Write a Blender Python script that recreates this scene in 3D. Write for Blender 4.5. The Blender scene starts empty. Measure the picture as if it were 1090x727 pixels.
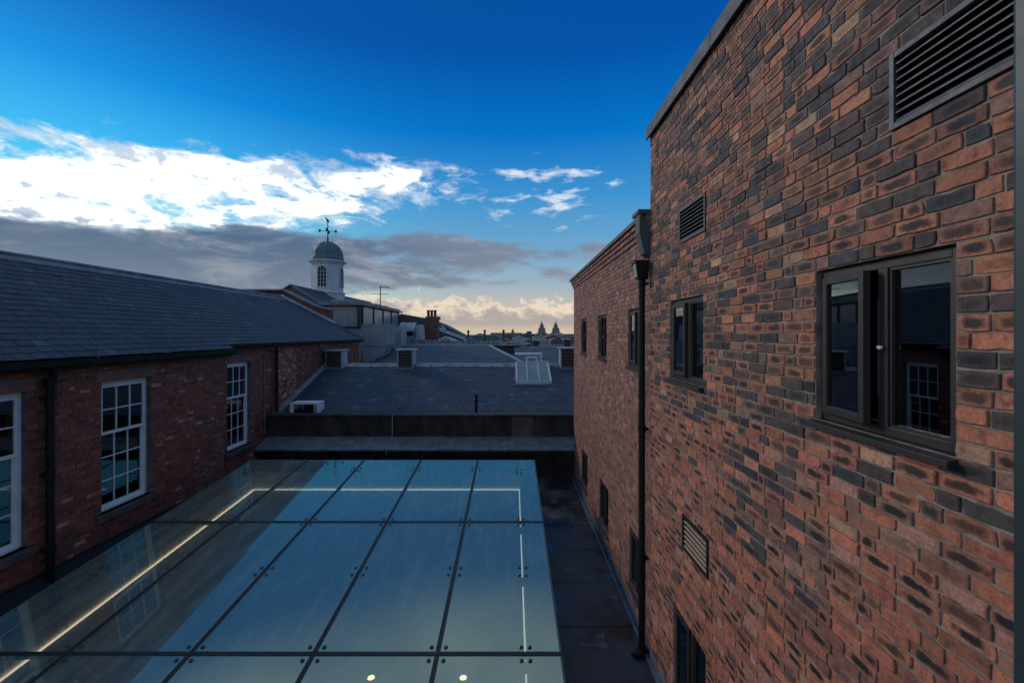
import bpy, math, random
from mathutils import Vector
R = math.radians
random.seed(7)
S = bpy.context.scene
COL = S.collection

# ------------------------------------------------------------------ camera
cam_d = bpy.data.cameras.new('camera'); cam = bpy.data.objects.new('camera', cam_d); COL.objects.link(cam)
cam.location = (0, 0, 0); cam.rotation_euler = (R(90), 0, 0)
cam_d.sensor_width = 36; cam_d.lens = 36*485/1090; cam_d.shift_y = -8.5/1090
cam_d.clip_start = 0.05; cam_d.clip_end = 6000
S.camera = cam

# ------------------------------------------------------------------ node helper
class NT:
    """small expression writer for node trees"""
    def __init__(s, tree): s.t = tree; s.n = tree.nodes; s.l = tree.links
    def node(s, ty, **kw):
        nd = s.n.new(ty)
        for k, v in kw.items(): setattr(nd, k, v)
        return nd
    def put(s, sock, v):
        if v is None: return
        if hasattr(v, 'links') or isinstance(v, bpy.types.NodeSocket): s.l.new(v, sock)
        else:
            if isinstance(v, (tuple, list)) and len(v) == 3 and sock.type == 'RGBA': v = (*v, 1)
            sock.default_value = v
    def m(s, op, a, b=None, c=None, clamp=False):
        nd = s.node('ShaderNodeMath', operation=op, use_clamp=clamp)
        s.put(nd.inputs[0], a); s.put(nd.inputs[1], b); s.put(nd.inputs[2], c)
        return nd.outputs[0]
    def add(s, a, b): return s.m('ADD', a, b)
    def sub(s, a, b): return s.m('SUBTRACT', a, b)
    def mul(s, a, b): return s.m('MULTIPLY', a, b)
    def ss(s, x, a, b, lo=0.0, hi=1.0):
        nd = s.node('ShaderNodeMapRange', interpolation_type='SMOOTHSTEP')
        for i, v in enumerate((x, a, b, lo, hi)): s.put(nd.inputs[i], v)
        return nd.outputs[0]
    def lin(s, x, a, b, lo=0.0, hi=1.0):
        nd = s.node('ShaderNodeMapRange')
        for i, v in enumerate((x, a, b, lo, hi)): s.put(nd.inputs[i], v)
        return nd.outputs[0]
    def mix(s, f, a, b, mode='MIX'):
        nd = s.node('ShaderNodeMix', data_type='RGBA', blend_type=mode)
        s.put(nd.inputs[0], f); s.put(nd.inputs[6], a); s.put(nd.inputs[7], b)
        return nd.outputs[2]
    def noise(s, vec, scale, detail=4, rough=.55, dist=0.0):
        nd = s.node('ShaderNodeTexNoise')
        s.put(nd.inputs['Vector'], vec); nd.inputs['Scale'].default_value = scale
        nd.inputs['Detail'].default_value = detail; nd.inputs['Roughness'].default_value = rough
        nd.inputs['Distortion'].default_value = dist
        return nd.outputs['Fac']
    def vmul(s, v, k):
        nd = s.node('ShaderNodeVectorMath', operation='MULTIPLY'); s.put(nd.inputs[0], v); nd.inputs[1].default_value = k
        return nd.outputs[0]
    def comb(s, x, y, z):
        nd = s.node('ShaderNodeCombineXYZ'); s.put(nd.inputs[0], x); s.put(nd.inputs[1], y); s.put(nd.inputs[2], z)
        return nd.outputs[0]
    def ramp(s, f, stops, interp='LINEAR'):
        nd = s.node('ShaderNodeValToRGB'); s.put(nd.inputs[0], f)
        cr = nd.color_ramp; cr.interpolation = interp
        while len(cr.elements) < len(stops): cr.elements.new(1.0)
        for e, (p, c) in zip(cr.elements, stops): e.position = p; e.color = (*c, 1)
        return nd.outputs[0]

def lin3(r, g, b):
    f = lambda c: (c/255/12.92) if c/255 <= .04045 else ((c/255+.055)/1.055)**2.4
    return (f(r), f(g), f(b))

# ------------------------------------------------------------------ world: clear late sky with broken cloud
SUN_EL, SUN_AZ = 24.0, -52.0          # azimuth from +Y, towards -X negative
w = bpy.data.worlds.new('World'); S.world = w; w.use_nodes = True
T = NT(w.node_tree)
T.n.clear()
out = T.node('ShaderNodeOutputWorld'); bg = T.node('ShaderNodeBackground')
tc = T.node('ShaderNodeTexCoord'); sep = T.node('ShaderNodeSeparateXYZ'); T.l.new(tc.outputs['Generated'], sep.inputs[0])
X, Y, Z = sep.outputs
az = T.mul(T.m('ARCTAN2', X, Y), 57.2958)
el = T.mul(T.m('ARCSINE', Z), 57.2958)
sky = T.node('ShaderNodeTexSky', sky_type='NISHITA', sun_disc=False)
sky.sun_elevation = R(SUN_EL); sky.sun_rotation = R(SUN_AZ); sky.air_density = 1.0; sky.dust_density = .6; sky.ozone_density = 3
nish = T.mix(1.0, sky.outputs[0], (.03, .08, .12), 'MULTIPLY')
grad = T.ramp(T.lin(el, -2, 60), [
    (0.0, lin3(205, 184, 160)), (.045, lin3(214, 194, 168)), (.085, lin3(200, 192, 180)), (.13, lin3(160, 180, 192)),
    (.20, lin3(112, 168, 205)), (.30, lin3(62, 148, 208)), (.41, lin3(0, 116, 200)), (.54, lin3(0, 82, 168)),
    (.75, lin3(0, 78, 150)), (1.0, lin3(0, 72, 135))])
base = T.mix(.04, grad, nish)
# brighter, more cyan blue around the hidden sun (left)
glow = T.mul(T.ss(T.m('ABSOLUTE', T.add(az, 46)), 42, 0), T.ss(el, 36, 16))
base = T.mix(T.mul(glow, .85), base, T.mix(1.0, base, (1.0, 1.75, 1.45), 'MULTIPLY'))
def cvec(sx, sy, off=0.0): return T.comb(T.add(T.mul(az, sx), off), T.mul(el, sy), off)
n_big = T.noise(cvec(.055, .13, 3.1), 1.0, 8, .60, .25)
n_med = T.noise(cvec(.10, .30, 17.3), 1.0, 8, .66, .7)
n_fine = T.noise(cvec(.40, .85, 5.3), 1.0, 6, .6, .3)
n_grey = T.noise(cvec(.09, .30, 21.0), 1.0, 7, .58, .2)
n_cum = T.noise(cvec(.30, .40, 33.0), 1.0, 7, .6, .3)
# white sunlit deck: 12..21 degrees up on the left, shredding to the right
e1 = T.m('DIVIDE', T.sub(el, T.lin(az, -48, -10, 12.6, 17.6)), T.lin(az, -45, -5, 4.7, 4.2))
a1 = T.m('MAXIMUM', T.m('DIVIDE', T.add(az, 26), 17), 0.0)
shape = T.sub(T.sub(1.0, T.m('POWER', T.m('ABSOLUTE', e1), 2.4)), T.m('POWER', a1, 1.6))
dw = T.add(T.mul(shape, .95), T.mul(T.sub(n_med, .5), 4.6))
dw = T.add(dw, T.mul(T.sub(n_fine, .5), 2.4))
white_m = T.ss(dw, -.25, 1.0)
white_c = T.mix(T.ss(T.add(n_fine, T.mul(n_big, .8)), .80, 1.14), (1.04, 1.04, 1.04), (.55, .67, .82))
# wisps
e3 = T.m('DIVIDE', T.sub(el, 17), 6.5); a3 = T.m('DIVIDE', T.add(az, -4), 16)
sh3 = T.sub(T.sub(.75, T.m('POWER', T.m('ABSOLUTE', e3), 2.0)), T.m('POWER', T.m('ABSOLUTE', a3), 2.0))
n_w = T.noise(cvec(.22, .70, 44.0), 1.0, 6, .55, .2)
wisp = T.mul(T.ss(T.add(T.mul(sh3, .25), n_w), .66, .84), .85)
# grey stratus below
e2 = T.m('DIVIDE', T.sub(el, T.lin(az, -48, -12, 5.6, 9.0)), T.lin(az, -30, 5, 4.6, 2.4))
a2 = T.m('MAXIMUM', T.m('DIVIDE', T.add(az, -2), 26), 0.0)
shg = T.sub(T.sub(1.0, T.m('POWER', T.m('ABSOLUTE', e2), 2.6)), T.m('POWER', a2, 1.6))
dg = T.add(T.mul(shg, T.lin(az, -30, 0, 1.5, .75)), T.mul(T.sub(n_grey, .5), T.lin(az, -35, -8, 2.6, 5.0)))
grey_m = T.mul(T.ss(dg, .0, .75), T.lin(az, -20, 12, .96, .8))
grey_c = T.ramp(T.lin(el, 2, 13), [(0, lin3(150, 152, 160)), (.35, lin3(112, 124, 145)), (.75, lin3(84, 104, 134)), (1, lin3(110, 135, 165))])
grey_c = T.mix(T.mul(T.ss(az, -30, 5), .55), grey_c, lin3(150, 152, 160))
grey_c = T.mix(T.mul(T.ss(n_med, .45, .70), T.lin(az, -40, -10, .35, .75)), grey_c, lin3(186, 188, 194))
# cream cumulus near the horizon
top = T.add(T.lin(az, -20, 8, 4.6, 4.0), T.mul(T.sub(n_cum, .5), 8.5))
cum_m = T.mul(T.ss(T.sub(top, el), 0.0, .45), T.mul(T.ss(az, -30, -15), T.ss(el, .2, 1.4)))
cum_c = T.mix(T.ss(T.add(T.sub(top, el), T.mul(T.sub(n_fine, .5), 7.0)), .3, 2.4), lin3(242, 222, 198), lin3(172, 165, 164))
# far clouds all round for light variation
n_oth = T.noise(tc.outputs['Generated'], 2.6, 6, .55)
oth = T.mul(T.ss(n_oth, .52, .75), T.mul(T.ss(T.m('ABSOLUTE', az), 62, 85), .6))
c = T.mix(wisp, base, (.80, .88, .95))
c = T.mix(oth, c, (.46, .55, .64))
added_veil = T.mul(T.ss(el, 36, 44), T.lin(n_oth, .3, .7, .2, .75))  # added unseen pale cloud sheet, there to lighten the canopy's reflection
c = T.mix(added_veil, c, (.50, .66, .74))
c = T.mix(white_m, c, white_c)
lift = T.mul(T.m('POWER', white_m, 5.0), T.ss(T.add(n_fine, T.mul(n_big, .8)), 1.06, .80))
c = T.mix(1.0, c, T.mix(lift, (0, 0, 0), (2.6, 2.6, 2.55)), 'ADD')
c = T.mix(grey_m, c, grey_c)
c = T.mix(T.mul(cum_m, .85), c, cum_c)
T.l.new(c, bg.inputs[0]); bg.inputs[1].default_value = 1.0
T.l.new(bg.outputs[0], out.inputs[0])

# ------------------------------------------------------------------ sun veiled by cloud
sd = bpy.data.lights.new('sun', 'SUN'); sd.energy = 1.0; sd.angle = R(10); sd.color = (1, .93, .84)
sun = bpy.data.objects.new('sun', sd); COL.objects.link(sun)
dirv = Vector((math.sin(R(SUN_AZ))*math.cos(R(SUN_EL)), math.cos(R(SUN_AZ))*math.cos(R(SUN_EL)), math.sin(R(SUN_EL))))
sun.rotation_euler = dirv.to_track_quat('Z', 'Y').to_euler()
S.view_settings.view_transform = 'Standard'; S.view_settings.look = 'None'
S.view_settings.exposure = 0.0; S.view_settings.gamma = 1.0; S.view_settings.use_curve_mapping = False

# ------------------------------------------------------------------ materials
def material(name):
    m = bpy.data.materials.new(name); m.use_nodes = True
    t = NT(m.node_tree); t.n.clear()
    o = t.node('ShaderNodeOutputMaterial'); b = t.node('ShaderNodeBsdfPrincipled'); t.l.new(b.outputs[0], o.inputs[0])
    tc_ = t.node('ShaderNodeTexCoord')
    return m, t, b, o, tc_.outputs['Object']
def bump(t, b, h, strength=.4, dist=.01):
    nd = t.node('ShaderNodeBump'); t.put(nd.inputs['Height'], h); nd.inputs['Strength'].default_value = strength
    nd.inputs['Distance'].default_value = dist; t.l.new(nd.outputs[0], b.inputs['Normal'])
def plain(name, c1, c2=None, scale=6, rough=.6, metal=0.0, bstr=.15, bscale=40, stretch=(1, 1, 1), r2=None, spec=.5):
    m, t, b, o, co = material(name)
    v = t.vmul(co, stretch)
    n = t.noise(v, scale, 5, .6)
    t.put(b.inputs['Base Color'], t.mix(t.ss(n, .3, .7), c1, c2 or tuple(x*.75 for x in c1)))
    t.put(b.inputs['Roughness'], t.lin(n, .3, .7, rough, r2 if r2 is not None else min(1, rough+.12)))
    b.inputs['Metallic'].default_value = metal; b.inputs['Specular IOR Level'].default_value = spec
    if bstr: bump(t, b, t.noise(v, bscale, 4, .6), bstr, .004)
    return m
def brick_mat(name, dark, tint=(1, 1, 1)):
    m, t, b, o, co = material(name)
    at = t.node('ShaderNodeAttribute', attribute_name='bcol'); aq = t.node('ShaderNodeAttribute', attribute_name='bq')
    sp = t.node('ShaderNodeSeparateXYZ'); t.l.new(aq.outputs['Vector'], sp.inputs[0])
    nf = t.noise(co, 55, 6, .65); nm = t.noise(co, 16, 5, .6); nl = t.noise(co, .8, 4, .6)
    col = t.mix(1.0, at.outputs['Color'], t.ramp(nf, [(.25, (.55, .5, .5)), (.5, (1, 1, 1)), (.75, (1.45, 1.35, 1.25))]), 'MULTIPLY')
    n3 = t.noise(co, 15, 5, .7, .1)
    col = t.mix(1.0, col, t.ramp(n3, [(.32, (.52, .46, .44)), (.48, (.95, .93, .92)), (.68, (1.18, 1.15, 1.12))]), 'MULTIPLY')
    col = t.mix(t.mul(t.ss(t.noise(co, 170, 3, .7), .60, .75), .35), col, (.30, .20, .15))
    edge = t.m('MAXIMUM', t.m('ABSOLUTE', sp.outputs[0]), t.m('ABSOLUTE', sp.outputs[1]))
    col = t.mix(t.mul(t.ss(t.add(edge, t.mul(t.sub(nm, .5), .5)), .80, 1.0), .35), col, (.07, .045, .038))
    ell = t.m('SQRT', t.add(t.m('POWER', t.m('ABSOLUTE', t.mul(sp.outputs[0], 1.12)), 3), t.m('POWER', t.m('ABSOLUTE', t.mul(sp.outputs[1], 1.25)), 3)))
    ell = t.add(ell, t.mul(t.sub(nm, .5), 2.2))
    patch = t.m('MULTIPLY', t.ss(ell, 1.05, .25), t.m('POWER', sp.outputs[2], .6), clamp=True)
    col = t.mix(patch, col, dark)
    # soot and lime bloom with their own outlines
    col = t.mix(t.mul(t.ss(nl, .55, .75), .30), col, (.06, .045, .042))
    bloom = t.mul(t.ss(t.noise(t.vmul(co, (1, 1, .45)), 1.7, 6, .7), .64, .80), .22)
    bloom = t.mul(bloom, t.ss(nf, .38, .6))
    col = t.mix(bloom, col, (.42, .38, .36))
    col = t.mix(1.0, col, tint, 'MULTIPLY')
    t.put(b.inputs['Base Color'], col); t.put(b.inputs['Roughness'], t.lin(nm, .3, .7, .62, .92))
    bump(t, b, t.add(nf, nm), .6, .004)
    return m
def slate_mat(name, k=1.0):
    m, t, b, o, co = material(name)
    at = t.node('ShaderNodeAttribute', attribute_name='bcol')
    n = t.noise(co, 9, 6, .65); nl = t.noise(co, .7, 4, .6)
    col = t.mix(1.0, at.outputs['Color'], t.ramp(n, [(.3, (.7*k,)*3), (.7, (1.3*k,)*3)]), 'MULTIPLY')
    col = t.mix(t.mul(t.ss(t.noise(co, 26, 5, .7), .64, .75), .5), col, (.30, .32, .33))
    col = t.mix(t.mul(t.ss(nl, .50, .66), .45), col, (.055, .062, .050))
    t.put(b.inputs['Base Color'], col); t.put(b.inputs['Roughness'], t.lin(n, .3, .7, .52, .75))
    bump(t, b, t.add(n, t.noise(co, 60, 4, .6)), .35, .006)
    return m
def pane_mat(name, tint, ior, rough=.01, drops=False, refl=(1, 1, 1)):
    m, t, b, o, co = material(name)
    t.n.remove(b)
    gl = t.node('ShaderNodeBsdfGlossy'); tr = t.node('ShaderNodeBsdfTransparent'); mx = t.node('ShaderNodeMixShader')
    fr = t.node('ShaderNodeFresnel'); fr.inputs[0].default_value = ior
    t.put(gl.inputs['Color'], refl); gl.inputs['Roughness'].default_value = rough; t.put(tr.inputs[0], tint)
    t.l.new(fr.outputs[0], mx.inputs[0]); t.l.new(tr.outputs[0], mx.inputs[1]); t.l.new(gl.outputs[0], mx.inputs[2])
    last = mx.outputs[0]
    if drops:
        nb = t.noise(co, .55, 2, .5)
        bp = t.node('ShaderNodeBump'); bp.inputs['Strength'].default_value = .02; bp.inputs['Distance'].default_value = .02
        t.l.new(nb, bp.inputs['Height']); t.l.new(bp.outputs[0], gl.inputs['Normal'])
        vo = t.node('ShaderNodeTexVoronoi'); vo.inputs['Scale'].default_value = 24; t.l.new(co, vo.inputs['Vector'])
        vs = t.node('ShaderNodeSeparateColor'); t.l.new(vo.outputs['Color'], vs.inputs[0])
        size = t.mul(t.ss(vs.outputs[0], .82, 1.0), .24)
        size = t.mul(size, t.ss(t.noise(co, .9, 4, .6), .46, .62))
        dm = t.m('LESS_THAN', vo.outputs['Distance'], size)
        dirt_sheen = t.mul(t.ss(t.noise(t.vmul(co, (2.5, .5, 1)), 2.2, 6, .65), .42, .8), .14)
        df = t.node('ShaderNodeBsdfDiffuse'); t.put(df.inputs[0], (.46, .66, .66))  # pale teal film: dirt plus the glass's pale reflection put into colour
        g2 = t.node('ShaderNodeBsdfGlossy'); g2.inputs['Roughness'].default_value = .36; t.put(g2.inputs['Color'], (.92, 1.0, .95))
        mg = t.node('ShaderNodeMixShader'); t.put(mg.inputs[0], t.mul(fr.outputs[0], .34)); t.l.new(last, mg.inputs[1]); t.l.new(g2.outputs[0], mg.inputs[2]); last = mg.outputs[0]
        m2 = t.node('ShaderNodeMixShader'); t.put(m2.inputs[0], t.add(t.mul(dm, .55), t.add(dirt_sheen, .07)))
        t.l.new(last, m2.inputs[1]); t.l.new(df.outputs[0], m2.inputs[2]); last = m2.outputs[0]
    t.l.new(last, o.inputs[0])
    return m
def emit(name, c, s):
    m, t, b, o, co = material(name); t.n.remove(b)
    e = t.node('ShaderNodeEmission'); t.put(e.inputs[0], c); e.inputs[1].default_value = s; t.l.new(e.outputs[0], o.inputs[0]); return m

M = {}
M['brick'] = brick_mat('right wall brick', (.009, .009, .011))
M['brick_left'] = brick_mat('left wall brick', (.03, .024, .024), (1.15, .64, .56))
M['mortar'] = plain('lime mortar', (.36, .295, .235), (.15, .12, .095), 9, .9, bstr=.8, bscale=70)
M['mortar_wing'] = plain('wing mortar', (.22, .17, .15), (.14, .105, .09), 9, .9, bstr=.8, bscale=70)
M['mortar_left'] = plain('sooty mortar', (.19, .155, .145), (.07, .055, .05), 5, .9, bstr=.6, bscale=70)
M['coping'] = plain('grey coping metal', (.085, .10, .11), (.06, .07, .08), 5, .6, .2, .1)
M['steel'] = plain('dark window metal', (.036, .031, .029), (.026, .023, .022), 8, .45, .2, .05)
M['vent'] = plain('vent metal', (.075, .08, .085), (.05, .055, .06), 12, .5, .3, .1)
M['lit_vent'] = plain('lit louvre metal', (.58, .42, .28), (.48, .35, .23), 12, .5, 0, .1)  # tan tone stands for sky light caught on the blade tops
M['iron'] = plain('black cast iron', (.007, .007, .008), (.012, .011, .011), 14, .5, 0, .25, 60, spec=.25)
M['cream'] = plain('cream hopper tone', (.42, .37, .28), (.30, .26, .2), 14, .5, 0, .2)
M['white'] = plain('white joinery paint', (.74, .76, .78), (.62, .65, .68), 5, .45, 0, .05)
M['slate'] = slate_mat('slate roof')
M['under'] = plain('roof underlay', (.02, .022, .025), None, 6, .9)
M['lead'] = plain('weathered lead', (.17, .20, .235), (.09, .11, .14), 3.5, .5, .15, .3, 25, (1, 1, 1), .6)
M['leadlight'] = plain('pale lead', (.40, .43, .45), (.24, .27, .30), 2.5, .5, .1, .3, 25)
M['stone'] = plain('red sandstone', (.26, .13, .10), (.17, .085, .07), 4, .85, 0, .5, 50)
M['soot'] = plain('sooted stone', (.055, .042, .038), (.018, .015, .016), 2.6, .85, 0, .8, 22, (1, 1, .5))
M['sootlight'] = plain('cleaner stone', (.12, .085, .07), (.06, .045, .04), 3.0, .85, 0, .8, 22)
M['seal'] = plain('black silicone joint', (.010, .012, .016), None, 9, .5, 0, .1)
M['bolt'] = plain('fitting steel', (.09, .10, .11), (.05, .055, .06), 20, .28, .9, .05)
M['panel'] = plain('grey interior panel', (.70, .72, .72), (.60, .62, .62), 2, .6, 0, .05)
M['plaster'] = plain('interior plaster', (.38, .37, .35), (.28, .27, .26), 1.4, .7, 0, .05)
M['wood'] = plain('brown floor', (.13, .10, .09), (.08, .065, .06), 3, .5, 0, .1, 30, (6, .5, 1))
M['balcony_glass'] = pane_mat('balcony edge glass', (.45, .70, .68), 1.5)
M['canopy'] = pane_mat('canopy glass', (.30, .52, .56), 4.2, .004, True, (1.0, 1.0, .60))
M['window_glass'] = pane_mat('window glass', (.55, .60, .62), 2.6, .004)
M['room'] = plain('dim room', (.07, .065, .06), (.04, .04, .04), 2, .9, 0, 0)
M['curtain'] = plain('pale curtain', (.60, .63, .65), (.45, .48, .50), 6, .9, 0, .3, 20, (8, 8, .3))
M['led'] = emit('warm strip light', (1, .50, .29), 3.6)
M['led_pale'] = emit('pale strip light', (1, .66, .50), 1.9)
M['spot_glow'] = emit('warm lamp', (1, .52, .27), 7.0)
M['copper'] = plain('dulled copper dome', (.10, .17, .18), (.06, .10, .115), 5, .6, .1, .3, 20)
M['cupola'] = plain('white cupola paint', (.50, .54, .57), (.40, .44, .47), 3, .6, 0, .1)
M['farwhite'] = plain('skylight frame paint', (.50, .54, .56), (.40, .44, .46), 3, .5, 0, .05)
M['skypane'] = plain('pale obscured glass', (.16, .22, .23), (.12, .17, .18), 1.5, .3, 0, .03)
M['dark'] = plain('dark opening', (.012, .012, .013), None, 4, .8, 0, 0)
M['louvre'] = plain('brown louvre', (.055, .042, .035), (.03, .024, .022), 8, .7, 0, .2)
M['clad'] = plain('grey panel cladding', (.27, .30, .32), (.21, .235, .25), 2.5, .5, .1, .1, 30, (1, 1, .4))
M['cladglass'] = plain('pale translucent sheet', (.30, .34, .35), (.22, .26, .27), 1.2, .25, 0, .05)
M['oldbrick'] = plain('far brick', (.20, .09, .065), (.10, .055, .045), 3.5, .9, 0, .5, 12)
M['farstone'] = plain('far stone', (.24, .21, .19), (.18, .16, .15), .02, .9, 0, 0)
M['farpale'] = plain('far pale render', (.30, .31, .31), (.20, .21, .22), .03, .8, 0, 0)
M['farslate'] = plain('far slate', (.075, .085, .10), (.05, .06, .07), .05, .6, 0, 0)
M['green'] = plain('green tinted glazing', (.12, .20, .19), (.08, .15, .15), .2, .3, 0, 0)
M['bitumen'] = None
def bitumen():
    m, t, b, o, co = material('wet bitumen roof')
    n = t.noise(co, 1.1, 5, .6, .3); f = t.noise(co, 90, 4, .7); n2 = t.noise(co, 3.4, 4, .55)
    wet = t.ss(n, .40, .60)
    col = t.mix(wet, (.055, .065, .075), (.022, .027, .033))
    col = t.mix(t.mul(t.ss(n2, .62, .66), .6), col, (.008, .009, .01))
    col = t.mix(t.mul(t.ss(t.noise(co, 2.0, 3, .5), .66, .69), .55), col, (.13, .15, .17))
    t.put(b.inputs['Base Color'], col); t.put(b.inputs['Roughness'], t.lin(wet, 0, 1, .62, .22))
    bump(t, b, f, .25, .004); return m
M['bitumen'] = bitumen()
def ground_mat():
    m, t, b, o, co = material('city ground')
    n = t.noise(co, .02, 6, .6)
    t.put(b.inputs['Base Color'], t.mix(t.ss(n, .4, .6), (.06, .065, .06), (.10, .095, .085))); b.inputs['Roughness'].default_value = .9
    return m
M['ground'] = ground_mat()

# ------------------------------------------------------------------ object helpers
def tag(o, label=None, cat=None, group=None, kind=None):
    if label: o['label'] = label
    if cat: o['category'] = cat
    if group: o['group'] = group
    if kind: o['kind'] = kind
    return o
def empty(name, loc, label, cat, group=None):
    o = bpy.data.objects.new(name, None); COL.objects.link(o); o.location = loc; o.empty_display_size = .2
    o['W'] = list(loc); return tag(o, label, cat, group)
def wloc(o):
    p = Vector((0, 0, 0))
    while o is not None: p = p + Vector(o.location); o = o.parent
    return p
class MB:
    def __init__(s): s.v = []; s.f = []; s.col = None; s.q = None
    def vert(s, *ps):
        i = len(s.v); s.v.extend(tuple(p) for p in ps); return i
    def poly(s, *ps): i = s.vert(*ps); s.f.append(tuple(range(i, i+len(ps)))); return s
    def box(s, x0, x1, y0, y1, z0, z1):
        x0, x1 = sorted((x0, x1)); y0, y1 = sorted((y0, y1)); z0, z1 = sorted((z0, z1))
        i = s.vert((x0,y0,z0),(x1,y0,z0),(x1,y1,z0),(x0,y1,z0),(x0,y0,z1),(x1,y0,z1),(x1,y1,z1),(x0,y1,z1))
        for a in ((0,3,2,1),(4,5,6,7),(0,1,5,4),(1,2,6,5),(2,3,7,6),(3,0,4,7)): s.f.append(tuple(i+k for k in a))
        return s
    def prism(s, pts, d):
        """closed outline pts extruded by vector d"""
        n = len(pts); d = Vector(d); i = s.vert(*pts); s.vert(*[tuple(Vector(p)+d) for p in pts])
        s.f.append(tuple(range(i+n-1, i-1, -1))); s.f.append(tuple(range(i+n, i+2*n)))
        for k in range(n): s.f.append((i+k, i+(k+1) % n, i+n+(k+1) % n, i+n+k))
        return s
    def bar(s, p0, p1, wx, wz, up=(0, 0, 1)):
        p0 = Vector(p0); p1 = Vector(p1); d = (p1-p0).normalized(); up = Vector(up)
        sd_ = d.cross(up).normalized(); u = sd_.cross(d)
        pts = [p0 + sd_*a*wx/2 + u*b*wz/2 for a, b in ((-1,-1),(1,-1),(1,1),(-1,1))]
        return s.prism([tuple(p) for p in pts], p1-p0)
    def tube(s, pts, r, n=10):
        pts = [Vector(p) for p in pts]; base = len(s.v)
        for k, p in enumerate(pts):
            d = (pts[min(k+1, len(pts)-1)]-pts[max(k-1, 0)]).normalized()
            a = Vector((0, 0, 1)) if abs(d.z) < .9 else Vector((1, 0, 0))
            u = d.cross(a).normalized(); v = d.cross(u)
            rr = r[k] if isinstance(r, (list, tuple)) else r
            for j in range(n):
                t = 2*math.pi*j/n; s.v.append(tuple(p+(u*math.cos(t)+v*math.sin(t))*rr))
        for k in range(len(pts)-1):
            for j in range(n):
                a = base+k*n+j; b = base+k*n+(j+1) % n; s.f.append((a, b, b+n, a+n))
        s.f.append(tuple(base+j for j in range(n))); s.f.append(tuple(base+(len(pts)-1)*n+j for j in range(n-1, -1, -1)))
        return s
    def lathe(s, cx, cy, prof, n=24, a0=0.0):
        base = len(s.v)
        for r, z in prof:
            for j in range(n):
                t = a0+2*math.pi*j/n; s.v.append((cx+r*math.cos(t), cy+r*math.sin(t), z))
        for k in range(len(prof)-1):
            for j in range(n):
                a = base+k*n+j; b = base+k*n+(j+1) % n; s.f.append((a, b, b+n, a+n))
        s.f.append(tuple(base+j for j in range(n))); s.f.append(tuple(base+(len(prof)-1)*n+j for j in range(n)))
        return s
    def build(s, name, mat, parent=None, smooth=False, bevel=0.0, **tags):
        off = wloc(parent) if parent is not None else Vector((0, 0, 0))
        loc = Vector((0, 0, 0))
        if parent is None:      # origin at the base of a single-mesh thing
            xs, ys, zs = zip(*s.v); loc = Vector(((min(xs)+max(xs))/2, (min(ys)+max(ys))/2, min(zs))); off = loc
        me = bpy.data.meshes.new(name); me.from_pydata([(x-off.x, y-off.y, z-off.z) for x, y, z in s.v], [], s.f)
        me.materials.append(mat)
        if s.col:
            a = me.attributes.new('bcol', 'FLOAT_COLOR', 'POINT'); a.data.foreach_set('color', [c for k in s.col for c in (*k, 1.0)])
        if s.q:
            a = me.attributes.new('bq', 'FLOAT_VECTOR', 'POINT'); a.data.foreach_set('vector', [c for k in s.q for c in k])
        if smooth: me.shade_smooth()
        me.update()
        o = bpy.data.objects.new(name, me); COL.objects.link(o); o.location = loc
        if parent is not None: o.parent = parent
        if bevel:
            b = o.modifiers.new('bevel', 'BEVEL'); b.width = bevel; b.segments = 2; b.limit_method = 'ANGLE'; b.angle_limit = R(50)
        return tag(o, **tags) if tags else o

# ------------------------------------------------------------------ brickwork
def bcolor(rs, pal):
    x = rs.random(); acc = 0
    for wgt, c_, ps in pal:
        acc += wgt
        if x <= acc: break
    k = rs.uniform(.86, 1.42)
    return tuple(min(1, ch*k*rs.uniform(.95, 1.05)) for ch in c_), ps
PAL_MAIN = [(.26, (.37, .142, .076), (0, .8)), (.18, (.30, .115, .070), (.6, 1)), (.18, (.20, .105, .075), (.4, 1)),
            (.15, (.07, .048, .044), (.2, 1)), (.11, (.39, .155, .085), (.8, 1)), (.08, (.045, .042, .052), (0, 1)), (.04, (.40, .22, .13), (0, .5))]
PAL_DARK = [(.16, (.33, .145, .085), (.3, 1)), (.30, (.12, .070, .060), (.2, 1)), (.28, (.062, .046, .046), (.2, 1)), (.16, (.20, .11, .08), (.3, 1)), (.10, (.033, .031, .038), (0, .6))]
PAL_LOW = [(.33, (.41, .14, .080), (0, .15)), (.20, (.34, .12, .073), (.4, 1.1)), (.12, (.24, .10, .07), (0, .6)),
           (.12, (.36, .175, .12), (0, .3)), (.20, (.36, .14, .085), (1.0, 1.1)), (.07, (.07, .055, .055), (0, 1))]
PAL_WING = [(.42, (.30, .125, .085), (0, .25)), (.28, (.25, .105, .075), (0, .4)), (.16, (.33, .16, .115), (0, .2)), (.14, (.17, .09, .075), (0, .6))]
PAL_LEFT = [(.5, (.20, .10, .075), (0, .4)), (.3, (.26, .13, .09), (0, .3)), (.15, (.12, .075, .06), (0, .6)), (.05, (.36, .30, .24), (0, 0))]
PAL_PATCH = [(.45, (.30, .16, .12), (0, .2)), (.30, (.50, .42, .38), (0, 0)), (.25, (.34, .20, .16), (0, 0))]
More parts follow.
